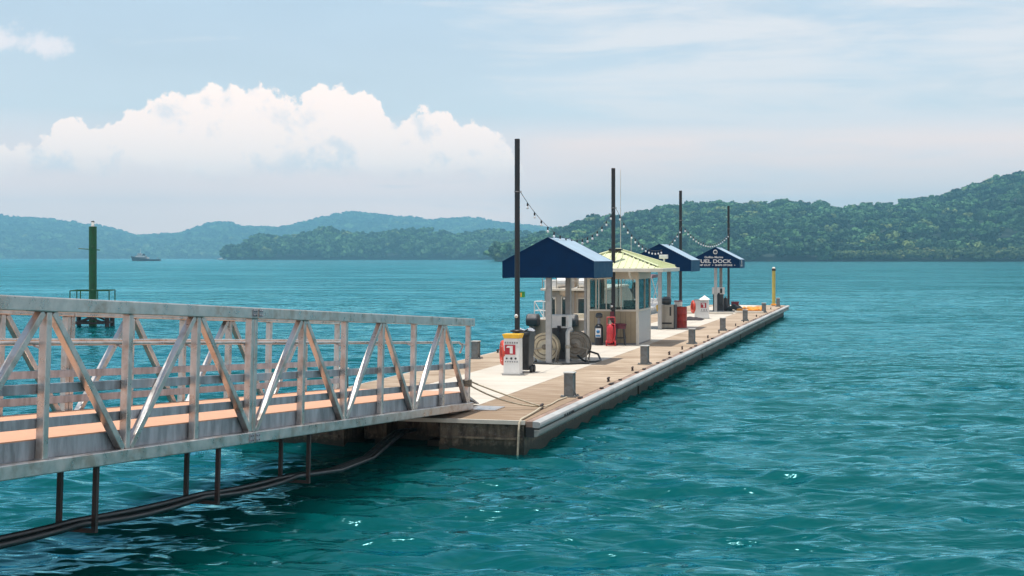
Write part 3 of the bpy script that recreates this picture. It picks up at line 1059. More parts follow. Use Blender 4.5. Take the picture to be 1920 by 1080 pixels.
def make_cleat():
    t = thing('cleat', '', 'cleat')
    part('horn', MB().tube([(0, -0.16, 0.075), (0, -0.08, 0.088), (0, 0.08, 0.088), (0, 0.16, 0.075)], [0.014, 0.022, 0.022, 0.014], 8), M['darksteel'], t)
    m = MB()
    for y in (-0.05, 0.05):
        m.lathe([(0.035, 0.0), (0.02, 0.02), (0.018, 0.085)], (0, y, 0), 'z', 10)
    part('foot', m, M['darksteel'], t)
    return t


cl = [(2.1, 0.2, 'dark cleat with the gangway ropes tied to it'), (8.6, 0.14, 'small dark cleat next beyond the nearest right-hand bollard'),
      (12.0, 0.16, 'small dark cleat just before the bollard level with the front canopy'),
      (18.3, 0.14, 'small dark cleat on the right edge just past the front canopy'), (21.0, 0.13, 'small dark cleat just before the bollard by the kiosk shadow'),
      (27.7, 0.13, 'small dark cleat next beyond the bollard by the kiosk shadow'), (31.2, 0.13, 'small dark cleat just before the bollard level with the middle canopy'),
      (37.5, 0.14, 'small dark cleat next beyond the bollard level with the middle canopy'), (41.2, 0.16, 'small dark cleat just before the bollard by the second pedestal'),
      (47.4, 0.14, 'small dark cleat between the second pedestal bollard and the orange boom'), (58.2, 0.3, 'small dark cleat on the right edge short of the yellow pile'),
      (18.0, 5.45, 'small dark cleat on the left dock edge behind the life ring')]
c0 = make_cleat()
for i, (u, v, lab) in enumerate(cl):
    o = c0 if i == 0 else copy_tree(c0)
    o.location = D(u, v)
    o.rotation_euler = (0, 0, -TH + random.uniform(-0.06, 0.06))
    tag(o, lab, 'cleat', 'mooring cleats along the dock edges')

# ------------------------------------------------------------------ light poles and string lights
POLE = [(10.2, 2.8), (22.6, 2.68), (39.4, 2.8), (59.1, 2.8)]
PTOP = 5.96
plabels = ['tall black pole behind the white pedestal, nearest of the four', 'tall black pole in front of the kiosk window',
           'tall black pole behind the middle canopy and red drum', 'tall black pole beside the lettered far canopy']


def make_pole():
    t = thing('light_pole', '', 'pole')
    part('shaft', MB().tube([(0, 0, 0.03), (0, 0, PTOP)], 0.068, 14), M['black'], t)
    part('base_flange', MB().lathe([(0.17, 0.0), (0.17, 0.03), (0.09, 0.05), (0.085, 0.2), (0.069, 0.22)], n=16), M['black'], t)
    m = MB().torus((0, 0, 4.62), 0.074, 0.012, 'z', 16, 6)
    m.torus((0.09, 0, 4.62), 0.02, 0.006, 'y', 10, 5)
    part('hook_band', m, M['midgrey'], t)
    return t


p0 = make_pole()
poles = []
for i, ((u, v), lab) in enumerate(zip(POLE, plabels)):
    o = p0 if i == 0 else copy_tree(p0)
    o.location = D(u, v)
    o.rotation_euler = DR
    tag(o, lab, 'pole', 'black light poles down the dock')
    poles.append(o)
# extras on individual poles
part('collar', MB().lathe([(0.07, 1.06), (0.18, 1.07), (0.19, 1.10), (0.08, 1.13)], n=16), M['black'], poles[0], 'black collar just above the pedestal')
sg = part('sticker', MB().lathe([(0.0, -0.002), (0.048, -0.002), (0.048, 0.002), (0.0, 0.002)], (0, 0, 0), 'y', 18), M['white'], poles[0], 'round white sticker on the pole', loc=(-0.01, -0.072, 1.47))
part('mark', MB().lathe([(0.0, -0.001), (0.015, -0.001), (0.015, 0.001), (0.0, 0.001)], (0, -0.0035, 0), 'y', 12), M['midgrey'], sg)
fs = part('flag_sign', MB().box(0.075, 0.20, -0.006, 0.006, 1.94, 2.09), M['greensign'], poles[0], 'small green sign on the side of the pole')
part('yellow_panel', MB().box(0.082, 0.12, -0.0085, -0.0065, 1.955, 2.06), M['yellow'], fs)
jb = part('junction_box', MB().box(-0.07, 0.07, -0.17, -0.07, 1.18, 1.42), M['black'], poles[1], bevel=0.01)
part('label_plate', MB().lathe([(0.0, -0.002), (0.04, -0.002), (0.04, 0.002), (0.0, 0.002)], (-0.02, -0.173, 1.32), 'y', 14), M['white'], jb)
part('control_box', MB().box(-0.08, 0.05, -0.16, -0.07, 0.82, 1.14), M['maroon'], poles[1], bevel=0.01)


def string_light(a, b, sag, label, step=0.5):
    a, b = Vector(a), Vector(b)
    n = 40
    P = lambda f: a.lerp(b, f) - Vector((0, 0, sag * 4 * f * (1 - f)))
    t = thing('string_light', label, 'string lights', a, (0, 0, 0), 'string lights between the poles')
    part('wire', MB().tube([P(i / n) - a for i in range(n + 1)], 0.007, 6), M['black'], t)
    cnt = int((b - a).length / step)
    sock = MB().lathe([(0.012, 0.0), (0.022, -0.02), (0.024, -0.075), (0.02, -0.085)], n=8).mesh('socket')
    glass = MB().lathe([(0.018, -0.085), (0.030, -0.105), (0.035, -0.13), (0.027, -0.155), (0.0, -0.165)], n=10).mesh('bulb')
    sock.materials.append(M['black'])
    glass.materials.append(M['bulb'])
    for i in range(1, cnt):
        q = P(i / cnt) - a
        s = bpy.data.objects.new('bulb', glass)
        C.objects.link(s)
        s.parent = t
        s.location = q
        k_ = bpy.data.objects.new('socket', sock)
        C.objects.link(k_)
        k_.parent = s


hz = 4.62
string_light(D(10.2, 2.72, hz), D(22.6, 2.62, hz), 1.15, 'string of bulbs sagging between the first and second poles above the front canopy', 0.72)
string_light(D(22.6, 2.60, hz), D(39.4, 2.72, hz - 0.2), 1.3, 'string of bulbs sagging between the second and third poles above the kiosk', 0.8)
string_light(D(39.4, 2.72, hz - 0.2), D(59.1, 2.72, hz - 0.2), 0.78, 'string of bulbs sagging from the third pole over the lettered canopy', 0.9)


# ------------------------------------------------------------------ canopies
def make_canopy(u0, u1):
    """origin on the deck below the middle of the front edge"""
    ln = u1 - u0
    t = thing('canopy', '', 'canopy', (0, 0, 0))
    hw = 1.3
    zb, ze, zr = 2.39, 2.84, 3.51
    sec = [(-hw, zb), (-hw, ze), (0, zr), (hw, ze), (hw, zb)]
    ins = [(-hw + 0.02, zb), (-hw + 0.02, ze - 0.012), (0, zr - 0.022), (hw - 0.02, ze - 0.012), (hw - 0.02, zb)]
    m = MB()
    ny = 7
    V, Fc = [], []
    for j in range(ny):
        y = ln * j / (ny - 1)
        dip = 0.012 * math.sin(PI * j / (ny - 1) * 3) ** 2
        for x, z in sec:
            V.append((x, y, z - (dip if z > ze - 0.01 else 0)))
    for j in range(ny - 1):
        for k_ in range(4):
            a = j * 5 + k_
            Fc.append((a, a + 1, a + 6, a + 5))
    m.add(V, Fc)
    V2 = [(x * 0.985, y, z - 0.014) for x, y, z in V]
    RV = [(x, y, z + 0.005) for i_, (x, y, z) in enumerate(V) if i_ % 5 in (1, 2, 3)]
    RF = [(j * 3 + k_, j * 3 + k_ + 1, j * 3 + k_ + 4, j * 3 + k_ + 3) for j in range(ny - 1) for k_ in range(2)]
    m.add(V2, [f[::-1] for f in Fc])
    # gable faces
    for y, s in ((0, 1), (ln, -1)):
        m.prism(sec, 'y', y - 0.004, y + 0.004)
    cov = part('canopy_cover', m, M['navy'], t)
    part('roof_panel', MB().add(RV, RF).add([(x, y, z - 0.004) for x, y, z in RV], [f[::-1] for f in RF]), M['toplit'], t, 'pale blue top panels with bleaching and sunlit sheen in their colour')
    # piping along the edges
    m = MB()
    for y in (0, ln):
        m.tube([(x, y, z) for x, z in sec[1:4]], 0.012, 6)
    for x in (-hw, hw):
        m.tube([(x, 0, ze), (x, ln, ze)], 0.012, 6)
    m.tube([(0, 0, zr), (0, ln, zr)], 0.012, 6)
    part('piping', m, M['navy'], cov)
    m = MB()
    for y in (0.15, ln - 0.15):
        m.bar((-hw + 0.06, y, ze - 0.05), (hw - 0.06, y, ze - 0.05), 0.06, 0.06, (0, 1, 0))
        for s in (-1, 1):
            m.bar((s * (hw - 0.08), y, ze - 0.03), (0, y, zr - 0.08), 0.05, 0.05, (0, 1, 0))
    m.bar((0, 0.1, zr - 0.07), (0, ln - 0.1, zr - 0.07), 0.06, 0.06)
    part('frame', m, M['greypost'], t)
    for y in (0.13, ln - 0.13):
        part('post', MB().box(-0.075, 0.075, y - 0.075, y + 0.075, 0.02, zr - 0.1), M['greypost'], t, bevel=0.006)
    for y in (0.13, ln - 0.13):
        part('base_plate', MB().box(-0.13, 0.13, y - 0.12, y + 0.12, 0.0, 0.02), M['bollard'], t)
    return t


CAN = [(13.55, 16.3, 'large navy fabric canopy on grey posts nearest the gangway, over the hose reels'),
       (33.3, 36.1, 'plain navy canopy between the kiosk and the red drum'),
       (52.6, 55.5, 'navy canopy at the far end with FUEL DOCK lettering')]
canopies = []
cp = make_canopy(CAN[0][0], CAN[0][1])
for i, (u0, u1, lab) in enumerate(CAN):
    o = cp if i == 0 else copy_tree(cp)
    o.location = D(u0, 2.8)
    o.rotation_euler = DR
    tag(o, lab, 'canopy', 'navy canopies over the fuel points')
    canopies.append(o)


def letter(parent, s, x, z, width, size, off=0.0, y=-0.012, rot=(R(90), 0, 0)):
    me = textmesh(s, size, 0.002, off)
    xs = [v.co.x for v in me.vertices]
    k_ = width / (max(xs) - min(xs))
    o = part('lettering', me, M['white'], parent, loc=(x, y, z), rot=rot)
    o.scale = (k_, 1, 1)
    return o


fdc = canopies[2]
letter(fdc, 'FUEL DOCK', -0.05, 2.665, 1.80, 0.27, 0.004)
letter(fdc, 'Golfito Marina', -0.08, 2.925, 1.0, 0.145, 0.003)
letter(fdc, 'PUMP OUT  \u2022  SHIPS STORE  \u2022', 0.0, 2.50, 2.12, 0.125, 0.003)
part('emblem', MB().torus((0.0, -0.010, 3.25), 0.10, 0.02, 'y', 24, 6), M['white'], fdc, 'white ring emblem at the gable peak')
part('emblem_mark', MB().box(-0.055, 0.055, -0.012, -0.007, 3.225, 3.265), M['midgrey'], fdc)
part('emblem', MB().torus((1.305, 1.0, 2.70), 0.09, 0.018, 'x', 20, 6), M['white'], fdc, 'white ring emblem on the side valance')
letter(fdc, 'FUEL DOCK', 1.306, 2.48, 0.9, 0.13, 0.003, y=1.0, rot=(R(90), 0, R(90)))


# ------------------------------------------------------------------ kiosk
def build_kiosk():
    u0, u1, v0, v1 = 22.95, 25.5, 1.88, 3.66
    t = thing('kiosk', 'small tan booth with big windows and a pale green hip roof', 'kiosk', D(u0, (v0 + v1) / 2), DR)
    hw, ln = (v1 - v0) / 2, u1 - u0
    part('floor', MB().box(-hw + 0.02, hw - 0.02, 0.02, ln - 0.02, 0.0, 0.06), M['midgrey'], t)
    th_ = 0.07
    zs, zw, zt = 1.13, 2.22, 2.46
    # lower walls
    w = part('front_wall', MB().box(-hw + 0.09, hw - 0.09, 0.012, th_ - 0.01, 0.06, zs), M['tan'], t, 'tan lower front wall')
    m = MB()
    for i in range(1, 9):
        x = -hw + 0.09 + i * (2 * hw - 0.18) / 9
        m.box(x - 0.003, x + 0.003, 0.009, 0.013, 0.10, zs - 0.04)
    part('groove', m, M['darkgrey'], w)
    part('side_wall', MB().box(hw - th_ + 0.01, hw - 0.012, 0.09, ln - 0.09, 0.06, zs), M['greywall'], t, 'pale grey lower side wall')
    part('side_wall', MB().box(-hw + 0.012, -hw + th_ - 0.01, 0.09, ln - 0.09, 0.06, zs), M['white'], t)
    part('back_wall', MB().box(-hw + 0.09, hw - 0.09, ln - th_ + 0.01, ln - 0.012, 0.06, zs), M['tan'], t)
    # corner posts
    for x in (-1, 1):
        for y in (0.0, ln - 0.09):
            a = x * (hw - 0.045)
            part('corner_post', MB().box(a - 0.045, a + 0.045, y, y + 0.09, 0.0, zt), M['cream'], t, bevel=0.006)
    part('corner_post', MB().box(-hw - 0.10, -hw - 0.02, 0.0, 0.08, 0.0, zt), M['greypost'], t)
    # head band under the eaves
    m = MB()
    m.box(-hw + 0.09, hw - 0.09, 0.005, th_, zw + 0.05, zt)
    m.box(-hw + 0.09, hw - 0.09, ln - th_, ln - 0.005, zw + 0.05, zt)
    m.box(-hw + 0.005, -hw + th_, 0.09, ln - 0.09, zw + 0.05, zt)
    m.box(hw - th_, hw - 0.005, 0.09, ln - 0.09, zw + 0.05, zt)
    part('head_band', m, M['cream'], t)
    # windows: frame with sub-part panes
    def window(a, b, y, axis, sliders):
        m, g = MB(), MB()
        f = 0.03
        def bx(mb, p0, p1, q0, q1, d):
            if axis == 'x':
                mb.box(p0, p1, y - d, y + d, q0, q1)
            else:
                mb.box(y - d, y + d, p0, p1, q0, q1)
        bx(m, a, b, zs, zs + 0.06, 0.05)
        bx(m, a, b, zw, zw + 0.05, 0.035)
        ed = [a] + [a + (b - a) * s_ for s_ in sliders] + [b]
        for i, e in enumerate(ed):
            w_ = f if 0 < i < len(ed) - 1 else f * 1.0
            lo, hi = max(a, e - w_ / 2), min(b, e + w_ / 2)
            bx(m, lo, hi, zs + 0.06, zw, 0.03)
        bx(g, a + 0.01, b - 0.01, zs + 0.06, zw, 0.003)
        o = part('window', m, M['cream'], t)
        part('pane', g, M['glass'], o)
    window(-hw + 0.09, hw - 0.09, 0.035, 'x', (0.14, 0.2, 0.36, 0.68))
    window(-hw + 0.09, hw - 0.09, ln - 0.035, 'x', (0.33, 0.66))
    window(0.09, ln - 0.09, hw - 0.035, 'y', (0.55,))
    window(0.09, ln - 0.09, -hw + 0.035, 'y', (0.5,))
    # roof
    rx, ry0, ry1 = 1.75, -0.75, ln + 0.45
    ez, rz = 2.60, 3.20
    rg0, rg1 = ry0 + 1.35, ry1 - 1.5
    m = MB()
    a = [(-rx, ry0, ez), (rx, ry0, ez), (rx, ry1, ez), (-rx, ry1, ez), (0, rg0, rz), (0, rg1, rz)]
    b = [(x, y, z - 0.03) for x, y, z in a]
    m.add(a, [(0, 1, 4), (1, 2, 5, 4), (2, 3, 5), (3, 0, 4, 5)])
    m.add(b, [(4, 1, 0), (4, 5, 2, 1), (5, 3, 2), (5, 4, 0, 3)])
    m.add(a[:4] + b[:4], [(0, 4, 5, 1), (1, 5, 6, 2), (2, 6, 7, 3), (3, 7, 4, 0)])
    rf = part('roof', m, M['paleroof'], t)
    # standing ribs on each slope
    m = MB()
    def ribs(p, q, apex0, apex1, n):
        p, q, e0, e1 = Vector(p), Vector(q), Vector(apex0), Vector(apex1)
        d = (q - p)
        nrm = (q - p).cross(e0 - p).normalized()
        up = (e0 - p) - d * ((e0 - p).dot(d) / d.dot(d))
        for i in range(1, n):
            f = i / n
            s = p + d * f
            f0, f1 = (e0 - p).dot(d) / d.dot(d), (e1 - p).dot(d) / d.dot(d)
            lo, hi = min(f0, f1), max(f0, f1)
            k_ = f / lo if f < lo else ((1 - f) / (1 - hi) if f > hi else 1.0)
            e = s + up * (k_ * 0.985)
            m.bar(s + nrm * 0.012, e + nrm * 0.012, 0.035, 0.03, d)
    ribs(a[0], a[1], a[4], a[4], 17)
    ribs(a[1], a[2], a[4], a[5], 18)
    ribs(a[2], a[3], a[5], a[5], 17)
    ribs(a[3], a[0], a[5], a[4], 18)
    part('rib', m, M['paleroof'], rf)
    m = MB()
    m.tube([Vector(a[4]) + Vector((0, 0, 0.03)), Vector(a[5]) + Vector((0, 0, 0.03))], 0.05, 8)
    for c_, e in ((0, 4), (1, 4), (2, 5), (3, 5)):
        p_, q_ = Vector(a[c_]), Vector(a[e])
        m.tube([p_.lerp(q_, 0.04) + Vector((0, 0, 0.035)), q_ + Vector((0, 0, 0.035))], 0.035, 8)
    part('ridge_cap', m, M['paleroof'], rf)
    m = MB()
    for f in np.arange(0.08, 0.95, 0.085):          # foam closers showing dark under the front-right hip cap
        q_ = Vector(a[1]).lerp(Vector(a[4]), f)
        m.bar(q_ + Vector((-0.045, -0.02, 0.022)), q_ + Vector((-0.02, 0.0, 0.022)) + (Vector(a[4]) - Vector(a[1])).normalized() * 0.08, 0.05, 0.03)
    part('closer', m, M['darkgrey'], rf)
    part('ridge_vent', MB().box(-0.22, 0.22, rg0 - 0.22, rg0 + 0.12, rz - 0.02, rz + 0.06), M['black'], rf, bevel=0.02)
    m = MB()
    gp = [(0.0, 0.0), (0.0, -0.14), (0.09, -0.14), (0.11, -0.08), (0.11, 0.02), (0.095, 0.02), (0.095, -0.03), (0.015, -0.03)]
    m.box(-rx - 0.09, rx + 0.09, ry0 - 0.10, ry0 - 0.004, ez - 0.13, ez - 0.005)
    m.box(-rx - 0.09, rx + 0.09, ry1 + 0.004, ry1 + 0.10, ez - 0.13, ez - 0.005)
    m.box(-rx - 0.09, -rx - 0.004, ry0 - 0.004, ry1 + 0.004, ez - 0.13, ez - 0.005)
    m.box(rx + 0.004, rx + 0.09, ry0 - 0.004, ry1 + 0.004, ez - 0.13, ez - 0.005)
    part('gutter', m, M['cream'], rf, bevel=0.012)
    part('soffit', MB().box(-rx, rx, ry0, ry1, ez - 0.075, ez - 0.04), M['tan'], t)
    m = MB()
    m.tube([(0.72, ry0 - 0.05, ez - 0.13), (0.72, ry0 - 0.05, ez - 0.24), (0.74, ry0 + 0.25, ez - 0.36)], 0.035, 8)
    part('downpipe', m, M['cream'], t)
    # things fixed inside
    m = MB().box(-hw + 0.1, hw - 0.1, 1.35, 1.95, 0.98, 1.02)
    for x in (-hw + 0.16, hw - 0.16):
        m.box(x - 0.03, x + 0.03, 1.4, 1.46, 0.06, 0.98)
    part('counter', m, M['white'], t)
    # masts and lamp on the roof
    part('antenna', MB().tube([(-0.05, 1.75, 2.9), (-0.05, 1.75, 6.05)], [0.016, 0.007], 6), M['pvc'], t, 'thin tall whip antenna')
    part('antenna', MB().tube([(0.28, 2.0, 2.9), (0.28, 2.0, 3.62)], [0.014, 0.008], 6), M['pvc'], t, 'short whip antenna')
    cm = part('floodlight', MB().box(-0.16, 0.14, -0.07, 0.07, 0.06, 0.2).box(-0.03, 0.03, -0.03, 0.03, -0.05, 0.06), M['white'], t, bevel=0.015, loc=(1.45, ry1 - 1.05, 2.85))
    return t


build_kiosk()

# inside the kiosk
def chair_at(u, v, lab):
    t = thing('office_chair', lab, 'chair', D(u, v, 0.06), (0, 0, -TH + 0.6))
    part('seat', MB().box(-0.24, 0.24, -0.24, 0.24, 0.44, 0.52), M['darkgrey'], t, bevel=0.03)
    part('backrest', MB().box(-0.22, 0.22, 0.2, 0.27, 0.58, 1.3), M['black'], t, bevel=0.03)
    m = MB().tube([(0, 0, 0.06), (0, 0, 0.44)], 0.03, 8).bar((0, 0.24, 0.45), (0, 0.24, 0.65), 0.05, 0.03)
    for k_ in range(5):
        a = 2 * PI * k_ / 5
        m.bar((0, 0, 0.08), (0.27 * math.cos(a), 0.27 * math.sin(a), 0.04), 0.04, 0.03, (0, 0, 1))
    part('base', m, M['black'], t)


chair_at(23.6, 3.1, 'black office chair inside the kiosk')
t = thing('monitor', 'dark monitor on the counter inside the kiosk', 'monitor', D(24.6, 2.45, 1.02), (0, 0, -TH + 0.2))
part('screen', MB().box(-0.25, 0.25, -0.02, 0.02, 0.10, 0.44), M['smoked'], t, bevel=0.008)
part('stand', MB().box(-0.03, 0.03, 0.0, 0.03, 0.0, 0.2).box(-0.11, 0.11, -0.07, 0.09, 0.0, 0.012), M['black'], t)


# ------------------------------------------------------------------ pedestals, life rings, bin
def make_pedestal(style):
    t = thing('power_pedestal', '', 'pedestal')
    part('body', MB().prism([(-0.205, 0.04), (0.205, 0.04), (0.20, 0.93), (-0.20, 0.93)], 'y', -0.17, 0.17), M['white'], t, bevel=0.015)
    part('plinth', MB().box(-0.23, 0.23, -0.20, 0.20, 0.0, 0.04), M['greypost'], t)
    if style == 0:
        m = MB().add([(-0.20, -0.17, 0.93), (0.20, -0.17, 0.93), (0.20, 0.17, 0.93), (-0.20, 0.17, 0.93),
                      (-0.235, -0.205, 1.04), (0.235, -0.205, 1.04), (0.235, 0.205, 1.04), (-0.235, 0.205, 1.04)],
                     [(3, 2, 1, 0), (4, 5, 6, 7), (0, 1, 5, 4), (1, 2, 6, 5), (2, 3, 7, 6), (3, 0, 4, 7)])
        part('cap', m, M['yellow'], t, 'flared yellow cap', bevel=0.008)
    else:
        part('cap', MB().add([(-0.26, -0.23, 0.93), (0.26, -0.23, 0.93), (0.26, 0.23, 0.93), (-0.26, 0.23, 0.93), (0, 0, 1.13)],
                             [(3, 2, 1, 0), (0, 1, 4), (1, 2, 4), (2, 3, 4), (3, 0, 4)]), M['white'], t, 'white pyramid cap')
    s = part('number_panel', MB().box(-0.165, 0.105, -0.184, -0.173, 0.53, 0.77), M['panelred'], t, 'red square panel with a white 1')
    me = MB().add([(x, -0.188, z) for x, z in ((-0.035, 0.555), (0.04, 0.555), (0.04, 0.745), (-0.10, 0.745), (-0.13, 0.70), (-0.035, 0.70))] +
                  [(x, -0.1845, z) for x, z in ((-0.035, 0.555), (0.04, 0.555), (0.04, 0.745), (-0.10, 0.745), (-0.13, 0.70), (-0.035, 0.70))],
                  [(0, 1, 2, 3, 4, 5), (11, 10, 9, 8, 7, 6)] + [(i, (i + 1) % 6, 6 + (i + 1) % 6, 6 + i) for i in range(6)])
    part('numeral', me, M['white'], s)
    for x in np.arange(-0.15, 0.16, 0.06):
        part('print_mark', MB().box(x - 0.016, x + 0.016, -0.1765, -0.1725, 0.805, 0.845), M['midgrey'], t)
        part('print_mark', MB().box(x - 0.016, x + 0.016, -0.1765, -0.1725, 0.335, 0.365), M['midgrey'], t)
    for x, r in ((-0.12, 0.024), (0.0, 0.03), (0.11, 0.028)):
        part('pictogram', MB().lathe([(0.0, -0.004), (r, -0.004), (r, 0.0), (0.0, 0.0)], (x, -0.173, 0.43), 'y', 10), M['darkgrey'], t)
    return t


pd = make_pedestal(0)
pd.location = D(9.78, 2.80)
pd.rotation_euler = DR
tag(pd, 'white dock pedestal with flared yellow cap and red number panel', 'pedestal', 'white dock pedestals')
pd2 = make_pedestal(1)
pd2.location = D(44.4, 2.35)
pd2.rotation_euler = DR
tag(pd2, 'white dock pedestal with pointed white cap near the far canopy', 'pedestal', 'white dock pedestals')
cb = thing('white_cabinet', 'white cabinet with thin dark lid standing left of the pointed pedestal', 'cabinet', D(44.9, 2.72), DR)
part('body', MB().box(-0.15, 0.15, -0.2, 0.2, 0, 0.88), M['white'], cb, bevel=0.01)
part('lid', MB().box(-0.18, 0.17, -0.22, 0.22, 0.88, 0.92), M['midgrey'], cb)


def life_ring(u, v, z, lab, tilt=R(22)):
    t = thing('life_ring', lab, 'life ring', D(u, v, z), (0, 0, -TH + tilt), 'life rings hung on the pedestals')
    part('ring', MB().torus((0, 0, 0), 0.255, 0.065, 'x', 36, 12), M['ringred'], t)
    m = MB()
    for k_ in range(4):
        a = PI / 4 + PI / 2 * k_
        m.torus((0, 0.255 * math.cos(a), 0.255 * math.sin(a)), 0.069, 0.004, 'z', 16, 5)
    part('band', m, M['white'], t)


life_ring(9.9, 3.09, 0.55, 'orange red life ring on the left side of the yellow capped pedestal')
life_ring(44.9, 2.97, 0.55, 'red life ring on the left side of the far white cabinet')

bn = thing('wheelie_bin', 'tall dark grey wheelie bin beside the yellow capped pedestal', 'bin', D(10.72, 2.75), (0, 0, -TH - 0.08))
bn.scale = (0.88, 0.88, 1.0)
part('body', MB().add([(-0.20, -0.20, 0.07), (0.20, -0.20, 0.07), (0.20, 0.20, 0.07), (-0.20, 0.20, 0.07), (-0.25, -0.27, 0.98), (0.25, -0.27, 0.98), (0.25, 0.27, 0.98), (-0.25, 0.27, 0.98)],
                      [(3, 2, 1, 0), (4, 5, 6, 7), (0, 1, 5, 4), (1, 2, 6, 5), (2, 3, 7, 6), (3, 0, 4, 7)]), M['darkgrey'], bn, bevel=0.02)
part('rim', MB().box(-0.27, 0.27, -0.29, 0.29, 0.96, 1.0), M['darkgrey'], bn, bevel=0.01)
part('lid', MB().prism([(-0.29, 1.0), (0.28, 1.0), (0.26, 1.045), (0.0, 1.07), (-0.27, 1.05)], 'x', -0.27, 0.27), M['darkgrey'], bn, bevel=0.01)
m = MB()
for x in (-0.12, 0.0, 0.12):
    m.bar((x, -0.205, 0.12), (x * 1.2, -0.272, 0.92), 0.02, 0.02)
part('rib', m, M['darkgrey'], bn)
for x in (-0.23, 0.23):
    part('wheel', MB().lathe([(0.0, -0.025), (0.1, -0.025), (0.1, 0.025), (0.0, 0.025)], (x, 0.2, 0.1), 'x', 18), M['rubber'], bn)
for x in (0.20,):
    part('wheel', MB().lathe([(0.0, -0.025), (0.09, -0.025), (0.09, 0.025), (0.0, 0.025)], (0.255, -0.12, 0.095), 'x', 18), M['rubber'], bn)
# crumpled clear plastic on the lid
g = np.random.default_rng(3)
nx_, ny_ = 12, 8
V = [(-0.2 + 0.46 * i / (nx_ - 1), -0.2 + 0.4 * j / (ny_ - 1), 1.075 + 0.05 * g.random() + 0.03 * math.sin(i)) for j in range(ny_) for i in range(nx_)]
Fc = [(j * nx_ + i, j * nx_ + i + 1, (j + 1) * nx_ + i + 1, (j + 1) * nx_ + i) for j in range(ny_ - 1) for i in range(nx_ - 1)]
V2 = [(x, y, 1.07) for x, y, z in V]
pl = part('plastic_sheet', MB().add(V, Fc).add(V2, [f[::-1] for f in Fc]), M['plastic_clear'])
pl.location = D(10.72, 2.75)
pl.rotation_euler = (0, 0, -TH)
tag(pl, 'crumpled pale plastic sheet on top of the wheelie bin', 'sheet')


# ------------------------------------------------------------------ hose reels, dispensers
def make_reel(disc):
    t = thing('hose_reel', '', 'hose reel')
    R_ = 0.40
    for y, nm in ((-0.17, 'flange'), (0.17, 'flange')):
        part(nm, MB().lathe([(0.0, y - 0.012), (R_ * 0.25, y - 0.03), (R_ * 0.3, y - 0.012), (R_ * 0.72, y - 0.008), (R_ * 0.76, y - 0.022), (R_ * 0.80, y - 0.008), (R_ - 0.01, y - 0.012),
                             (R_, y - 0.02), (R_, y + 0.012), (0.0, y + 0.012)], (0, 0, 0.45), 'y', 40), disc, t)
    for rr_ in (0.33, 0.22):
        part('ring', MB().torus((0, -0.185, 0.45), rr_, 0.012, 'y', 32, 6), M['darkrope'], t)
    part('hub', MB().lathe([(0.0, -0.235), (0.07, -0.235), (0.08, -0.18)], (0, 0, 0.45), 'y', 16), M['darkrope'], t)
    m = MB()
    for k_ in range(5):
        m.torus((0, -0.12 + 0.06 * k_, 0.45), 0.30, 0.032, 'y', 32, 8)
        m.torus((0, -0.09 + 0.06 * min(k_, 3), 0.45), 0.25, 0.032, 'y', 28, 8)
    part('wound_hose', m, M['hose'], t)
    m = MB()
    m.tube([(0, -0.23, 0.45), (0, 0.23, 0.45)], 0.04, 10)
    for y in (-0.215, 0.215):
        m.bar((-0.30, y, 0.0), (-0.36, y, 0.36), 0.04, 0.04)
        m.bar((0.30, y, 0.0), (0.36, y, 0.36), 0.04, 0.04)
        m.bar((-0.36, y, 0.36), (0, y, 0.45), 0.03, 0.03)
        m.bar((0.36, y, 0.36), (0, y, 0.45), 0.03, 0.03)
        m.bar((-0.33, y, 0.03), (0.33, y, 0.03), 0.04, 0.04)
    for x in (-0.33, 0.33):
        m.bar((x, -0.24, 0.03), (x, 0.24, 0.03), 0.04, 0.04)
    part('stand', m, M['stainless'], t)
    return t


r1 = make_reel(M['reeltan'])
r1.location = D(14.2, 3.02)
r1.rotation_euler = (0, 0, -TH + 0.08)
tag(r1, 'tan disc hose reel behind the front post of the near canopy', 'hose reel', 'hose reels under the near canopy')
r2 = make_reel(M['reelgrey'])
r2.location = D(15.0, 2.30)
r2.rotation_euler = (0, 0, -TH + 0.0)
tag(r2, 'dark hose reel at the right of the near fuel dispenser', 'hose reel', 'hose reels under the near canopy')


def make_dispenser():
    t = thing('fuel_dispenser', '', 'fuel dispenser')
    part('body', MB().box(-0.27, 0.27, -0.2, 0.2, 0.06, 0.95), M['darkgrey'], t, bevel=0.01)
    part('head', MB().box(-0.32, 0.32, -0.235, 0.235, 0.95, 1.32), M['white'], t, bevel=0.015)
    part('display', MB().box(0.12, 0.24, -0.245, -0.236, 1.0, 1.27), M['smoked'], t, bevel=0.02)
    part('base', MB().box(-0.3, 0.3, -0.23, 0.23, 0.0, 0.06), M['midgrey'], t)
    m = MB().box(0.0, 0.10, -0.27, -0.2, 0.86, 1.02)
    m.bar((0.05, -0.26, 0.98), (0.05, -0.30, 0.80), 0.03, 0.05)
    part('nozzle', m, M['black'], t)
    m = MB().tube([(0.05, -0.27, 0.88), (0.06, -0.34, 0.60), (0.12, -0.36, 0.35), (0.2, -0.30, 0.30), (0.22, -0.21, 0.5)], 0.022, 8)
    part('fuel_hose', m, M['hose'], t)
    return t


dp = make_dispenser()
dp.location = D(14.9, 2.78)
dp.rotation_euler = DR
tag(dp, 'white headed fuel dispenser behind the reels under the near canopy', 'fuel dispenser', 'fuel dispensers on the dock')
dp2 = copy_tree(dp)
dp2.location = D(54.0, 2.80)
dp2.rotation_euler = (0, 0, -TH)
tag(dp2, 'fuel dispenser below the lettered far canopy', 'fuel dispenser', 'fuel dispensers on the dock')
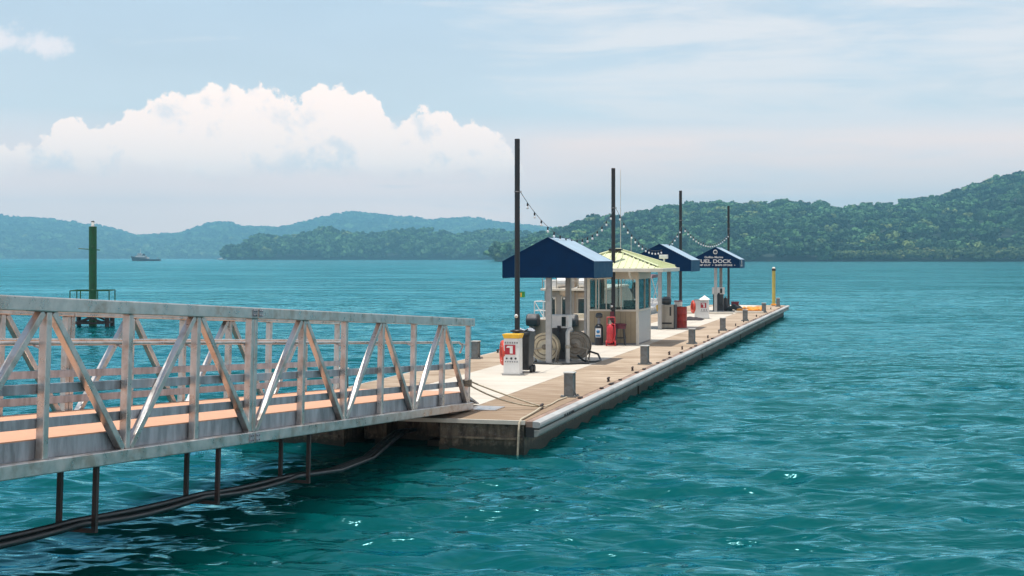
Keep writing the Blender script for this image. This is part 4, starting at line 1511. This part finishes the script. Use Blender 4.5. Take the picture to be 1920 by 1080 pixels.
# standpipe and loose hoses
t = thing('standpipe', 'pale upright pipe between the two near hose reels', 'pipe', D(14.1, 2.36), DR)
part('pipe', MB().tube([(0, 0, 0), (0, 0, 0.86), (0.02, 0.05, 0.93), (0.05, 0.2, 0.95)], 0.06, 12), M['pvc'], t)
part('coupling', MB().lathe([(0.075, 0.42), (0.08, 0.44), (0.08, 0.50), (0.075, 0.52)], n=14), M['stainless'], t)
pts = [D(14.7, 2.2, 0.18), D(14.5, 2.0, 0.06), D(14.35, 1.85, 0.03), D(14.5, 1.66, 0.03), D(14.9, 1.58, 0.05), D(15.2, 1.72, 0.2), D(15.1, 1.95, 0.28), D(14.95, 2.1, 0.3)]
tag(part('loose_hose', MB().tube(pts, 0.03, 8), M['hose']), 'loop of black hose on the deck beside the dark reel', 'hose')
pts = [D(13.6, 3.3, 0.03), D(13.45, 2.9, 0.03), D(13.42, 2.5, 0.03), D(13.5, 2.2, 0.03), D(13.8, 1.9, 0.03), D(14.0, 1.75, 0.03), D(14.3, 1.85, 0.05)]
tag(part('loose_hose', MB().tube(pts, 0.03, 8), M['hose']), 'black hose lying along the deck in front of the near reels', 'hose')

# ------------------------------------------------------------------ things in front of the kiosk
ex = thing('wheeled_extinguisher', 'red wheeled fire extinguisher on a trolley in front of the kiosk', 'fire extinguisher', D(22.05, 2.66), (0, 0, -TH + 0.15))
part('cylinder', MB().lathe([(0.0, 0.09), (0.09, 0.10), (0.115, 0.15), (0.115, 0.58), (0.10, 0.66), (0.05, 0.71), (0.035, 0.74), (0.0, 0.74)], (-0.02, 0, 0), n=20), M['red'], ex)
m = MB()
for x in (-0.13, 0.13):
    m.tube([(x, -0.02, 0.06), (x, 0.06, 0.5), (x, 0.10, 0.96)], 0.016, 8)
m.tube([(-0.13, 0.10, 0.96), (0.13, 0.10, 0.96)], 0.016, 8)
m.tube([(-0.13, 0.07, 0.72), (0.13, 0.07, 0.72)], 0.014, 8)
m.box(-0.17, 0.17, -0.12, 0.10, 0.03, 0.05)
part('trolley', m, M['red'], ex)
part('valve', MB().box(-0.06, 0.03, -0.03, 0.03, 0.74, 0.80).tube([(-0.02, 0, 0.80), (-0.02, 0, 0.86)], 0.025, 8), M['stainless'], ex)
part('hose', MB().tube([(0.03, 0, 0.77), (0.13, -0.05, 0.70), (0.15, -0.06, 0.4), (0.10, -0.1, 0.2), (0.15, -0.1, 0.12)], 0.018, 8), M['red'], ex)
for x in (-0.15, 0.15):
    part('wheel', MB().lathe([(0.0, -0.02), (0.10, -0.02), (0.10, 0.02), (0.0, 0.02)], (x, 0.06, 0.10), 'x', 18), M['red'], ex)

bk = thing('black_canister', 'tall black canister with a blue and white label beside the red extinguisher', 'canister', D(22.35, 3.12), DR)
part('body', MB().lathe([(0.14, 0.0), (0.14, 0.62), (0.10, 0.70), (0.055, 0.72)], n=20), M['black'], bk)
part('neck', MB().lathe([(0.055, 0.72), (0.05, 0.94)], n=14), M['midgrey'], bk)
part('head', MB().lathe([(0.10, 0.93), (0.12, 0.96), (0.12, 1.04), (0.08, 1.09), (0.0, 1.1)], n=18), M['darkgrey'], bk)
lb = part('label_band', MB().box(-0.09, 0.09, -0.155, -0.11, 0.28, 0.58), M['white'], bk)
part('label_mark', MB().lathe([(0.0, -0.002), (0.06, -0.002), (0.06, 0.002), (0.0, 0.002)], (0, -0.1585, 0.47), 'y', 18), M['bluelabel'], lb)
part('label_mark', MB().box(-0.08, 0.08, -0.159, -0.1555, 0.30, 0.36), M['bluelabel'], lb)

st = thing('stool', 'dark red four legged stool against the kiosk wall', 'stool', D(22.5, 2.43), (0, 0, -TH + 0.3))
st.scale = (1.2, 1.2, 1.02)
part('seat', MB().lathe([(0.0, 0.66), (0.17, 0.66), (0.185, 0.68), (0.185, 0.70), (0.16, 0.725), (0.0, 0.73)], n=22), M['maroon'], st)
part('skirt', MB().lathe([(0.165, 0.56), (0.165, 0.66)], n=22), M['maroon'], st)
for k_ in range(4):
    a = PI / 4 + k_ * PI / 2
    part('leg', MB().bar((0.13 * math.cos(a), 0.13 * math.sin(a), 0.58), (0.20 * math.cos(a), 0.20 * math.sin(a), 0.0), 0.035, 0.03), M['darkgrey'], st)
m = MB().torus((0, 0, 0.25), 0.165, 0.012, 'z', 20, 6)
part('foot_ring', m, M['darkgrey'], st)

# ------------------------------------------------------------------ middle canopy: cabinet, drum, kettle
cbn = thing('steel_cabinet', 'stainless steel cabinet with a dark slot under the middle canopy', 'cabinet', D(34.3, 2.66), DR)
part('body', MB().box(-0.30, 0.34, -0.28, 0.28, 0.04, 1.0), M['stainless'], cbn, bevel=0.008)
part('slot', MB().box(0.17, 0.24, -0.287, -0.279, 0.55, 0.92), M['black'], cbn)
part('vent', MB().box(-0.22, 0.26, -0.287, -0.279, 0.20, 0.27), M['black'], cbn)
part('door', MB().box(-0.26, 0.30, -0.2855, -0.281, 0.30, 0.97), M['stainless'], cbn)
part('edge', MB().box(0.34, 0.40, -0.28, 0.28, 0.0, 1.0), M['darkgrey'], cbn)
part('foot', MB().box(-0.28, 0.32, -0.25, 0.25, 0.0, 0.04), M['black'], cbn)
gr = thing('kettle_barrel', 'dark round kettle on top of the stainless cabinet', 'kettle', D(34.3, 2.66, 1.0), DR)
part('bowl', MB().lathe([(0.10, 0.0), (0.19, 0.03), (0.21, 0.16), (0.20, 0.24), (0.0, 0.25)], n=22), M['darkgrey'], gr)
part('lid', MB().lathe([(0.20, 0.25), (0.17, 0.30), (0.08, 0.33), (0.0, 0.335)], n=22), M['midgrey'], gr)
gl = thing('yellow_glove', 'yellow work glove hanging at the top of the cabinet beside the post', 'glove', D(33.6, 2.93, 0.78), DR)
m = MB().tube([(0, 0, 0.22), (0.02, -0.02, 0.12), (0.03, -0.02, 0.06)], [0.05, 0.06, 0.055], 10)
for i, (dx, ln) in enumerate(((-0.045, 0.09), (-0.015, 0.12), (0.015, 0.115), (0.045, 0.09))):
    m.tube([(0.03 + dx * 0.7, -0.02, 0.07), (0.03 + dx, -0.03, 0.07 - ln * 0.6), (0.03 + dx, -0.02, 0.07 - ln)], [0.018, 0.016, 0.010], 6)
m.tube([(0.06, -0.02, 0.12), (0.11, -0.02, 0.07), (0.12, -0.02, 0.03)], [0.02, 0.018, 0.01], 6)
part('shell', m, M['yellow'], gl)

dr = thing('steel_drum', 'rusty red steel drum standing by the third black pole', 'drum', D(35.2, 2.22), (0, 0, 1.1))
part('shell', MB().lathe([(0.0, 0.0), (0.28, 0.0), (0.29, 0.015), (0.285, 0.03), (0.285, 0.28), (0.298, 0.295), (0.285, 0.31), (0.285, 0.57), (0.298, 0.585), (0.285, 0.60), (0.285, 0.86), (0.295, 0.88), (0.28, 0.885), (0.275, 0.87), (0.0, 0.87)], n=32), M['drumred'], dr)
part('bung', MB().lathe([(0.035, 0.87), (0.035, 0.89), (0.0, 0.89)], (0.18, 0.05, 0), n=12), M['darksteel'], dr)
bxx = thing('white_bucket', 'white bucket with red lid standing between cabinet and drum', 'bucket', D(36.6, 2.5), DR)
part('pail', MB().lathe([(0.0, 0.0), (0.15, 0.0), (0.175, 0.42), (0.18, 0.44), (0.0, 0.44)], (0, 0, 0.62), n=20), M['white'], bxx)
part('lid', MB().lathe([(0.185, 1.06), (0.185, 1.1), (0.0, 1.11)], n=20), M['maroon'], bxx)
part('stand', MB().box(-0.2, 0.2, -0.2, 0.2, 0.58, 0.62).box(-0.2, -0.16, -0.2, -0.16, 0, 0.58).box(0.16, 0.2, -0.2, -0.16, 0, 0.58).box(-0.2, -0.16, 0.16, 0.2, 0, 0.58).box(0.16, 0.2, 0.16, 0.2, 0, 0.58), M['greypost'], bxx)


def heap(name, lab, cat, u, v, sx, sy, h, mt, seed, rz=0.0):
    g = np.random.default_rng(seed)
    n, m_ = 20, 14
    V = []
    for j in range(m_):
        for i in range(n):
            x, y = -1 + 2 * i / (n - 1), -1 + 2 * j / (m_ - 1)
            e = max(0.0, 1 - (x * x * 0.9 + y * y * 0.9))
            z = h * e ** 0.6 * (0.75 + 0.25 * math.sin(5 * x + seed) * math.cos(4 * y + seed * 2)) + h * 0.10 * g.random() * (e > 0)
            V.append((x * sx, y * sy, max(z, 0.0)))
    Fc = [(j * n + i, j * n + i + 1, (j + 1) * n + i + 1, (j + 1) * n + i) for j in range(m_ - 1) for i in range(n - 1)]
    V2 = [(x, y, -0.0) for x, y, z in V]
    o = part(name, MB().add(V, Fc).add(V2, [f[::-1] for f in Fc]), mt)
    o.location = D(u, v, 0.008)
    o.rotation_euler = (0, 0, -TH + rz)
    tag(o, lab, cat)


heap('folded_tarp', 'dark brown folded tarp lying in front of the pointed pedestal', 'tarp', 42.9, 2.75, 0.52, 0.7, 0.16, M['browntarp'], 3)
heap('covered_heap', 'dark green tarp covered heap at the foot of the far pole', 'tarp', 55.2, 2.05, 0.50, 0.6, 0.38, M['tarp'], 5)
bx_ = part('plastic_crate', MB().box(-0.2, 0.2, -0.15, 0.15, 0, 0.46).box(-0.22, 0.22, -0.17, 0.17, 0.40, 0.46), M['maroon'], bevel=0.01)
bx_.location = D(57.0, 2.2)
bx_.rotation_euler = DR
tag(bx_, 'maroon plastic crate behind the dark green tarp', 'crate')
for i, (u, v, lab) in enumerate(((53.2, 3.35, 'dark gas cylinder left of the far dispenser'), (55.0, 2.52, 'dark gas cylinder between the far dispenser and the far pole'))):
    o = thing('gas_cylinder', lab, 'gas cylinder', D(u, v), DR, 'dark gas cylinders by the far dispenser')
    part('bottle', MB().lathe([(0.0, 0.0), (0.11, 0.0), (0.115, 0.03), (0.115, 0.62), (0.09, 0.70), (0.03, 0.74), (0.0, 0.74)], n=16), M['darkgrey'], o)
    part('valve', MB().lathe([(0.03, 0.74), (0.03, 0.82), (0.0, 0.82)], n=10), M['stainless'], o)
# orange boom folded on the deck
pts = []
for k_ in range(7):
    vv = 0.55 + 0.19 * k_
    a, b = (53.6, 57.6) if k_ % 2 == 0 else (57.6, 53.6)
    for f in np.linspace(0, 1, 8):
        uu = a + (b - a) * f
        pts.append(D(uu + 0.1 * math.sin(k_), vv + 0.05 * math.sin(uu * 2 + k_), 0.085))
tag(part('spill_boom', MB().tube(pts, 0.085, 8), M['orange']), 'orange floating boom folded up on the deck near the far bollard', 'boom')

# yellow pile
yp = thing('yellow_pile', 'tall yellow pipe pile with dark cap at the far end of the dock', 'pile', D(64.4, 0.62), DR)
part('pipe', MB().tube([(0, 0, 0), (0, 0, 2.2)], 0.105, 16), M['paleyellow'], yp)
part('cap', MB().lathe([(0.115, 2.14), (0.12, 2.16), (0.12, 2.27), (0.10, 2.29)], n=16), M['darksteel'], yp)
part('top', MB().lathe([(0.10, 2.29), (0.07, 2.36), (0.0, 2.38)], n=16), M['cream'], yp)
part('collar', MB().torus((0, 0, 0.07), 0.14, 0.045, 'z', 16, 8), M['orange'], yp)


# ------------------------------------------------------------------ boats moored on the left side
def hull(mb, ln, bw, z0, z1, bow=0.35, sheer=0.25, n=14):
    """local y from stern 0 to bow ln; half beam bw"""
    V = []
    for i in range(n + 1):
        f = i / n
        w = bw * (1.0 if f < 1 - bow else max(0.0, math.cos((f - 1 + bow) / bow * PI / 2)) ** 0.75)
        w = max(w, 0.01)
        zt = z1 + sheer * f ** 2
        V += [(-w * 0.55, ln * f - 0.3 * (f > 0.9), z0), (w * 0.55, ln * f - 0.3 * (f > 0.9), z0), (w * 0.96, ln * f, z0 + (zt - z0) * 0.55), (w, ln * f, zt), (-w, ln * f, zt), (-w * 0.96, ln * f, z0 + (zt - z0) * 0.55)]
    Fc = []
    for i in range(n):
        a = i * 6
        for k_ in range(6):
            Fc.append((a + k_, a + (k_ + 1) % 6, a + 6 + (k_ + 1) % 6, a + 6 + k_))
    Fc += [tuple(range(5, -1, -1)), tuple(range(n * 6, n * 6 + 6))]
    return mb.add(V, Fc)


def build_cruiser():
    t = thing('motor_cruiser', 'beige pilothouse motor cruiser moored beyond the near canopy, stern towards the gangway', 'boat', (D(35.6, 7.45)[0], D(35.6, 7.45)[1], 0.0), DR)
    hb = 1.45
    part('hull', hull(MB(), 12.5, hb, -0.4, 0.85), M['boatpanel'], t)
    part('cockpit_floor', MB().box(-1.3, 1.3, 0.2, 2.5, 0.5, 0.87), M['gelcoat'], t)
    part('cabin', MB().prism([(2.5, 0.80), (2.55, 2.05), (8.8, 2.15), (10.4, 1.6), (10.9, 0.80)], 'x', -1.35, 1.38), M['boatgrey'], t, bevel=0.05)
    part('bulkhead_panel', MB().box(0.0, 1.36, 2.47, 2.53, 0.80, 1.98), M['boatpanel'], t)
    def win(x0, x1, z0, z1):
        o = part('window', MB().box(x0 - 0.05, x1 + 0.05, 2.44, 2.475, z0 - 0.05, z1 + 0.05), M['gelcoat'], t, bevel=0.02)
        part('pane', MB().box(x0, x1, 2.432, 2.44, z0, z1), M['smoked'], o, bevel=0.003)
    win(-1.12, -0.83, 0.98, 1.74)
    win(-0.50, -0.32, 0.82, 1.76)
    win(0.24, 0.66, 0.98, 1.70)
    part('door_post', MB().box(-0.14, -0.09, 2.43, 2.47, 0.8, 2.0), M['gelcoat'], t)
    part('door_post', MB().box(-0.05, -0.0, 2.43, 2.47, 0.8, 2.0), M['gelcoat'], t)
    part('lamp', MB().lathe([(0.0, -0.06), (0.05, -0.04), (0.05, 0.0), (0.0, 0.0)], (-0.40, 2.42, 1.72), 'y', 12), M['gelwhite'], t)
    part('lamp', MB().lathe([(0.0, -0.06), (0.05, -0.04), (0.05, 0.0), (0.0, 0.0)], (-0.86, 2.42, 1.72), 'y', 12), M['gelwhite'], t)
    part('flybridge', MB().prism([(2.1, 2.06), (2.1, 2.16), (8.6, 2.26), (8.9, 2.16)], 'x', -1.42, 1.42), M['gelcoat'], t, bevel=0.02)
    part('flybridge_coaming', MB().box(-1.4, -0.5, 2.75, 2.95, 2.17, 2.55), M['gelwhite'], t, bevel=0.04)
    part('flybridge_coaming', MB().box(0.05, 1.38, 3.05, 3.2, 2.17, 2.62), M['gelcoat'], t, bevel=0.04)
    part('seat', MB().box(-0.5, 0.02, 2.9, 3.3, 2.2, 2.72), M['boatpanel'], t, bevel=0.06)
    part('wiring_duct', MB().box(-0.02, 0.06, 2.40, 2.45, 0.85, 2.9), M['boatgrey'], t)
    part('raft_canister', MB().tube([(-0.75, 2.6, 2.42), (-0.25, 2.6, 2.42)], 0.21, 14), M['gelwhite'], t)
    part('raft_canister', MB().tube([(0.25, 2.7, 2.40), (0.95, 2.7, 2.40)], 0.22, 14), M['gelwhite'], t)
    part('rolled_cover', MB().tube([(-1.1, 2.9, 2.86), (-0.2, 2.9, 2.82), (0.1, 2.9, 2.86)], 0.09, 10), M['browntarp'], t)
    part('rolled_cover', MB().tube([(0.05, 3.0, 2.80), (0.55, 3.0, 2.78), (1.3, 3.0, 2.70)], 0.08, 10), M['browntarp'], t)
    part('seat', MB().box(0.75, 1.25, 2.6, 3.1, 2.2, 2.62), M['boatpanel'], t, bevel=0.06)
    part('hanging_bag', MB().lathe([(0.0, -0.24), (0.2, -0.15), (0.22, 0.1), (0.1, 0.16), (0.0, 0.16)], (-0.40, 2.35, 2.05), n=14), M['boatpanel'], t)
    m = MB()
    for x in (-1.35, -0.7, 0.0, 0.7, 1.35):
        m.tube([(x, 2.2, 2.16), (x, 2.2, 2.75)], 0.018, 6)
    m.tube([(-1.35, 8.0, 2.75), (-1.35, 2.2, 2.75), (1.35, 2.2, 2.75), (1.35, 8.0, 2.75)], 0.018, 6)
    m.tube([(-1.35, 2.2, 2.5), (1.35, 2.2, 2.5)], 0.014, 6)
    part('upper_rail', m, M['stainless'], t)
    m = MB()
    for x in (-1.35, -0.95):
        m.tube([(x, 0.7, 0.85), (x, 0.7, 1.62)], 0.025, 6)
    for z in (1.22, 1.62):
        m.tube([(-1.35, 2.3, z), (-1.35, 0.7, z), (-0.85, 0.7, z)], 0.022, 6)
    m.tube([(-1.35, 0.7, 1.62), (-0.9, 0.7, 0.88)], 0.02, 6)
    part('stern_rail', m, M['gelwhite'], t)
    part('ladder', MB().tube([(-0.02, 2.38, 0.85), (-0.02, 2.38, 2.2)], 0.02, 6).tube([(0.2, 2.38, 0.85), (0.2, 2.38, 2.2)], 0.02, 6), M['stainless'], t)
    m = MB()
    for k_ in range(3):
        m.torus((0.55, 1.2 + 0.02 * k_, 0.95 + 0.05 * k_), 0.24, 0.035, 'z', 24, 8)
    part('rope_coil', m, M['rope'], t)
    o = part('outboard', MB().prism([(-0.62, 0.60), (-0.68, 0.90), (-0.5, 1.12), (-0.1, 1.12), (0.0, 0.9), (0.0, 0.60)], 'x', -1.42, -0.90), M['darkgrey'], t, bevel=0.07)
    part('leg', MB().box(-1.24, -1.08, -0.45, -0.15, -0.3, 0.62), M['midgrey'], o)
    o = part('outboard', MB().prism([(-0.62, 0.60), (-0.68, 0.90), (-0.5, 1.12), (-0.1, 1.12), (0.0, 0.9), (0.0, 0.60)], 'x', 0.3, 0.8), M['darkgrey'], t, bevel=0.07)
    part('leg', MB().box(0.48, 0.62, -0.45, -0.15, -0.3, 0.62), M['midgrey'], o)


build_cruiser()


def build_console():
    t = thing('centre_console_boat', 'small open boat with dark bimini and crossed white rails beyond the kiosk', 'boat', (D(51.5, 7.3)[0], D(51.5, 7.3)[1], 0.0), DR)
    part('hull', hull(MB(), 7.6, 1.15, -0.3, 0.85, 0.45, 0.3), M['gelwhite'], t)
    part('console', MB().prism([(3.0, 0.85), (3.1, 1.75), (3.5, 1.85), (3.9, 1.5), (4.1, 0.85)], 'x', -0.5, 0.5), M['gelwhite'], t, bevel=0.04)
    part('windscreen', MB().bar((0, 3.5, 1.83), (0, 3.75, 2.15), 0.95, 0.02), M['smoked'], t)
    part('seat', MB().box(-0.5, 0.5, 1.8, 2.3, 0.85, 1.35).box(-0.5, 0.5, 1.75, 1.9, 1.35, 1.85), M['black'], t, bevel=0.05)
    part('bimini', MB().prism([(1.4, 2.42), (1.5, 2.56), (3.0, 2.62), (4.4, 2.56), (4.5, 2.45)], 'x', -1.0, 1.0), M['maroon'], t)
    m = MB()
    for x in (-0.95, 0.95):
        m.tube([(x, 1.5, 0.85), (x, 4.3, 2.5)], 0.025, 6)
        m.tube([(x, 4.3, 0.85), (x, 1.6, 2.5)], 0.025, 6)
    part('crossed_rails', m, M['gelwhite'], t)
    for x in (-0.35, 0.35):
        o = part('outboard', MB().prism([(-0.55, 0.8), (-0.6, 1.15), (-0.45, 1.35), (-0.12, 1.35), (0.0, 1.1), (0.0, 0.8)], 'x', x - 0.18, x + 0.18), M['black'], t, bevel=0.05)
        part('leg', MB().box(x - 0.06, x + 0.06, -0.4, -0.14, -0.3, 0.8), M['midgrey'], o)
    part('cooler', MB().box(0.2, 0.9, 4.9, 5.5, 0.86, 1.2), M['gelwhite'], t, bevel=0.03)


build_console()


# ------------------------------------------------------------------ green beacon
def build_beacon():
    d = 74.3
    x = (174 - 960) / F * d
    t = thing('channel_beacon', 'green tubular channel beacon on a railed platform standing in the water', 'beacon', (x, d, 0), (0, 0, 0.12))
    part('tube', MB().tube([(0, 0, -2), (0, 0, 5.15)], 0.2, 20), M['green'], t)
    m = MB()
    for z in (1.9, 3.3, 4.1):
        m.torus((0, 0, z), 0.2, 0.012, 'z', 20, 6)
    part('weld_band', m, M['green'], t)
    ln = part('lantern', MB().lathe([(0.1, 5.15), (0.1, 5.2), (0.07, 5.22), (0.085, 5.38), (0.0, 5.44)], n=14), M['pvc'], t)
    part('lantern_cap', MB().lathe([(0.09, 5.38), (0.09, 5.42), (0.0, 5.46)], n=12), M['darkgrey'], ln)
    part('crossarm', MB().tube([(-0.72, 0, 4.02), (0.36, 0, 3.94)], 0.022, 8), M['green'], t)
    part('platform', MB().box(-1.0, 1.0, -1.0, 1.0, 0.98, 1.06), M['green'], t)
    m = MB()
    for a, b in ((-0.97, -0.97), (0.97, -0.97), (0.97, 0.97), (-0.97, 0.97), (-0.45, -0.97), (0.4, -0.97), (-0.3, 0.97)):
        m.bar((a, b, 1.06), (a, b, 1.86), 0.05, 0.05)
    for a, b, c_, e in ((-0.97, -0.97, 0.97, -0.97), (0.97, -0.97, 0.97, 0.97), (0.97, 0.97, -0.97, 0.97), (-0.97, 0.97, -0.97, -0.97)):
        m.bar((a, b, 1.86), (c_, e, 1.86), 0.05, 0.05, (0, 0, 1))
    part('railing', m, M['green'], t)
    for a in (-0.85, 0.85):
        for b in (-0.85, 0.85):
            part('leg', MB().tube([(a, b, -2), (a, b, 0.98)], 0.12, 10), M['darksteel'], t)
    m = MB()
    for b in (-0.85, 0.85):
        m.bar((-0.85, b, 0.15), (0.85, b, 0.85), 0.09, 0.09, (0, 1, 0))
        m.bar((0.85, b, 0.15), (-0.85, b, 0.85), 0.09, 0.09, (0, 1, 0))
        m.bar((-0.85, b, 0.2), (0.85, b, 0.2), 0.1, 0.1, (0, 1, 0))
        m.bar((b, -0.85, 0.2), (b, 0.85, 0.2), 0.1, 0.1, (1, 0, 0))
    part('brace', m, M['darksteel'], t)


build_beacon()


# ------------------------------------------------------------------ distant boats
def build_tug():
    d = 1480.0
    t = thing('tugboat', 'dark hulled tugboat far out below the left ridge', 'tugboat', ((272.5 - 960) / F * d, d, 0), (0, 0, R(90) - 0.05))
    t.scale = (0.76, 0.76, 0.76)
    # local +y is the bow, turned to face left
    ln = 40.0
    V, Fc, n = [], [], 12
    for i in range(n + 1):
        f = i / n
        w = 5.0 * (1 if 0.15 < f < 0.7 else (0.75 + f * 1.67 if f <= 0.15 else max(0.0, math.cos((f - 0.7) / 0.3 * PI / 2)) ** 0.6))
        w = max(w, 0.05)
        zt = 2.6 + 4.2 * max(0, (f - 0.25) / 0.75) ** 1.6
        y = -ln / 2 + ln * f
        rk = 2.5 * max(0, f - 0.85) / 0.15
        V += [(-w * 0.8, y - rk, -1), (w * 0.8, y - rk, -1), (w, y, zt), (-w, y, zt)]
    for i in range(n):
        a = i * 4
        for k_ in range(4):
            Fc.append((a + k_, a + (k_ + 1) % 4, a + 4 + (k_ + 1) % 4, a + 4 + k_))
    Fc += [(3, 2, 1, 0), (n * 4, n * 4 + 1, n * 4 + 2, n * 4 + 3)]
    part('hull', MB().add(V, Fc), M['hull_dark'], t)
    part('deckhouse', MB().prism([(-2, 3.0), (-1, 7.4), (12, 7.8), (14, 4.0)], 'x', -3.6, 3.6), M['midgrey'], t, bevel=0.2)
    part('house_side', MB().box(-3.7, 3.7, -0.5, 12.2, 5.4, 7.0), M['white'], t)
    wh = part('wheelhouse', MB().prism([(5.0, 7.8), (4.6, 10.4), (10.4, 10.4), (9.8, 7.8)], 'x', -2.6, 2.6), M['white'], t)
    part('window_band', MB().box(-2.66, 2.66, 4.9, 10.0, 9.0, 9.9), M['smoked'], wh)
    part('mast', MB().tube([(0, 6.5, 10.4), (0, 6.2, 17.5)], [0.35, 0.15], 8).bar((-1.6, 6.4, 14.4), (1.6, 6.4, 14.4), 0.25, 0.25, (0, 1, 0)), M['white'], t)
    part('funnel', MB().box(1.2, 2.6, 1.2, 3.0, 7.4, 10.0).box(-2.6, -1.2, 1.2, 3.0, 7.4, 10.0), M['hull_dark'], t)
    part('winch', MB().box(-2, 2, -5, -2.6, 3.0, 5.0), M['white'], t, bevel=0.3)
    part('stern_gear', MB().tube([(-3.5, -17, 2.6), (-3.2, -17, 4.3), (3.2, -17, 4.3), (3.5, -17, 2.6)], 0.25, 8), M['midgrey'], t)
    part('hull_patch', MB().lathe([(0.0, -0.1), (1.1, -0.1), (1.1, 0.1), (0.0, 0.1)], (5.05, 6.5, 1.6), 'x', 14), M['white'], t)


build_tug()
for px_, d, lab in ((420, 2350.0, 'tiny white boat far off just left of the headland'),):
    t = thing('small_boat', lab, 'boat', ((px_ - 960) / F * d, d, 0), (0, 0, R(80)))
    s = 1.0 if d < 2000 else 1.5
    part('hull', hull(MB(), 8 * s, 1.3 * s, -0.3, 1.0 * s), M['gelwhite'], t)
    part('cabin', MB().prism([(2 * s, 1.0 * s), (2.2 * s, 2.3 * s), (4.4 * s, 2.3 * s), (5.2 * s, 1.0 * s)], 'x', -0.9 * s, 0.9 * s), M['gelwhite'], t)


# ------------------------------------------------------------------ haze
def build_haze():
    m = bpy.data.materials.new('sea_haze')
    m.use_nodes = True
    t = NT(m.node_tree)
    t.n.clear()
    o = t.new('ShaderNodeOutputMaterial')
    v = t.new('ShaderNodeVolumePrincipled')
    v.inputs['Color'].default_value = (0.32, 0.76, 1.0, 1)
    v.inputs['Density'].default_value = 2.2e-4
    v.inputs['Anisotropy'].default_value = 0.0
    t.l.new(v.outputs[0], o.inputs['Volume'])
    ob = part('haze', MB().box(-4200, 3200, -420, 7000, -7.0, 285), m)
    ob.data.materials.clear()
    ob.data.materials.append(m)
    tag(ob, 'thin pale haze over the bay', None, None, 'stuff')


build_haze()
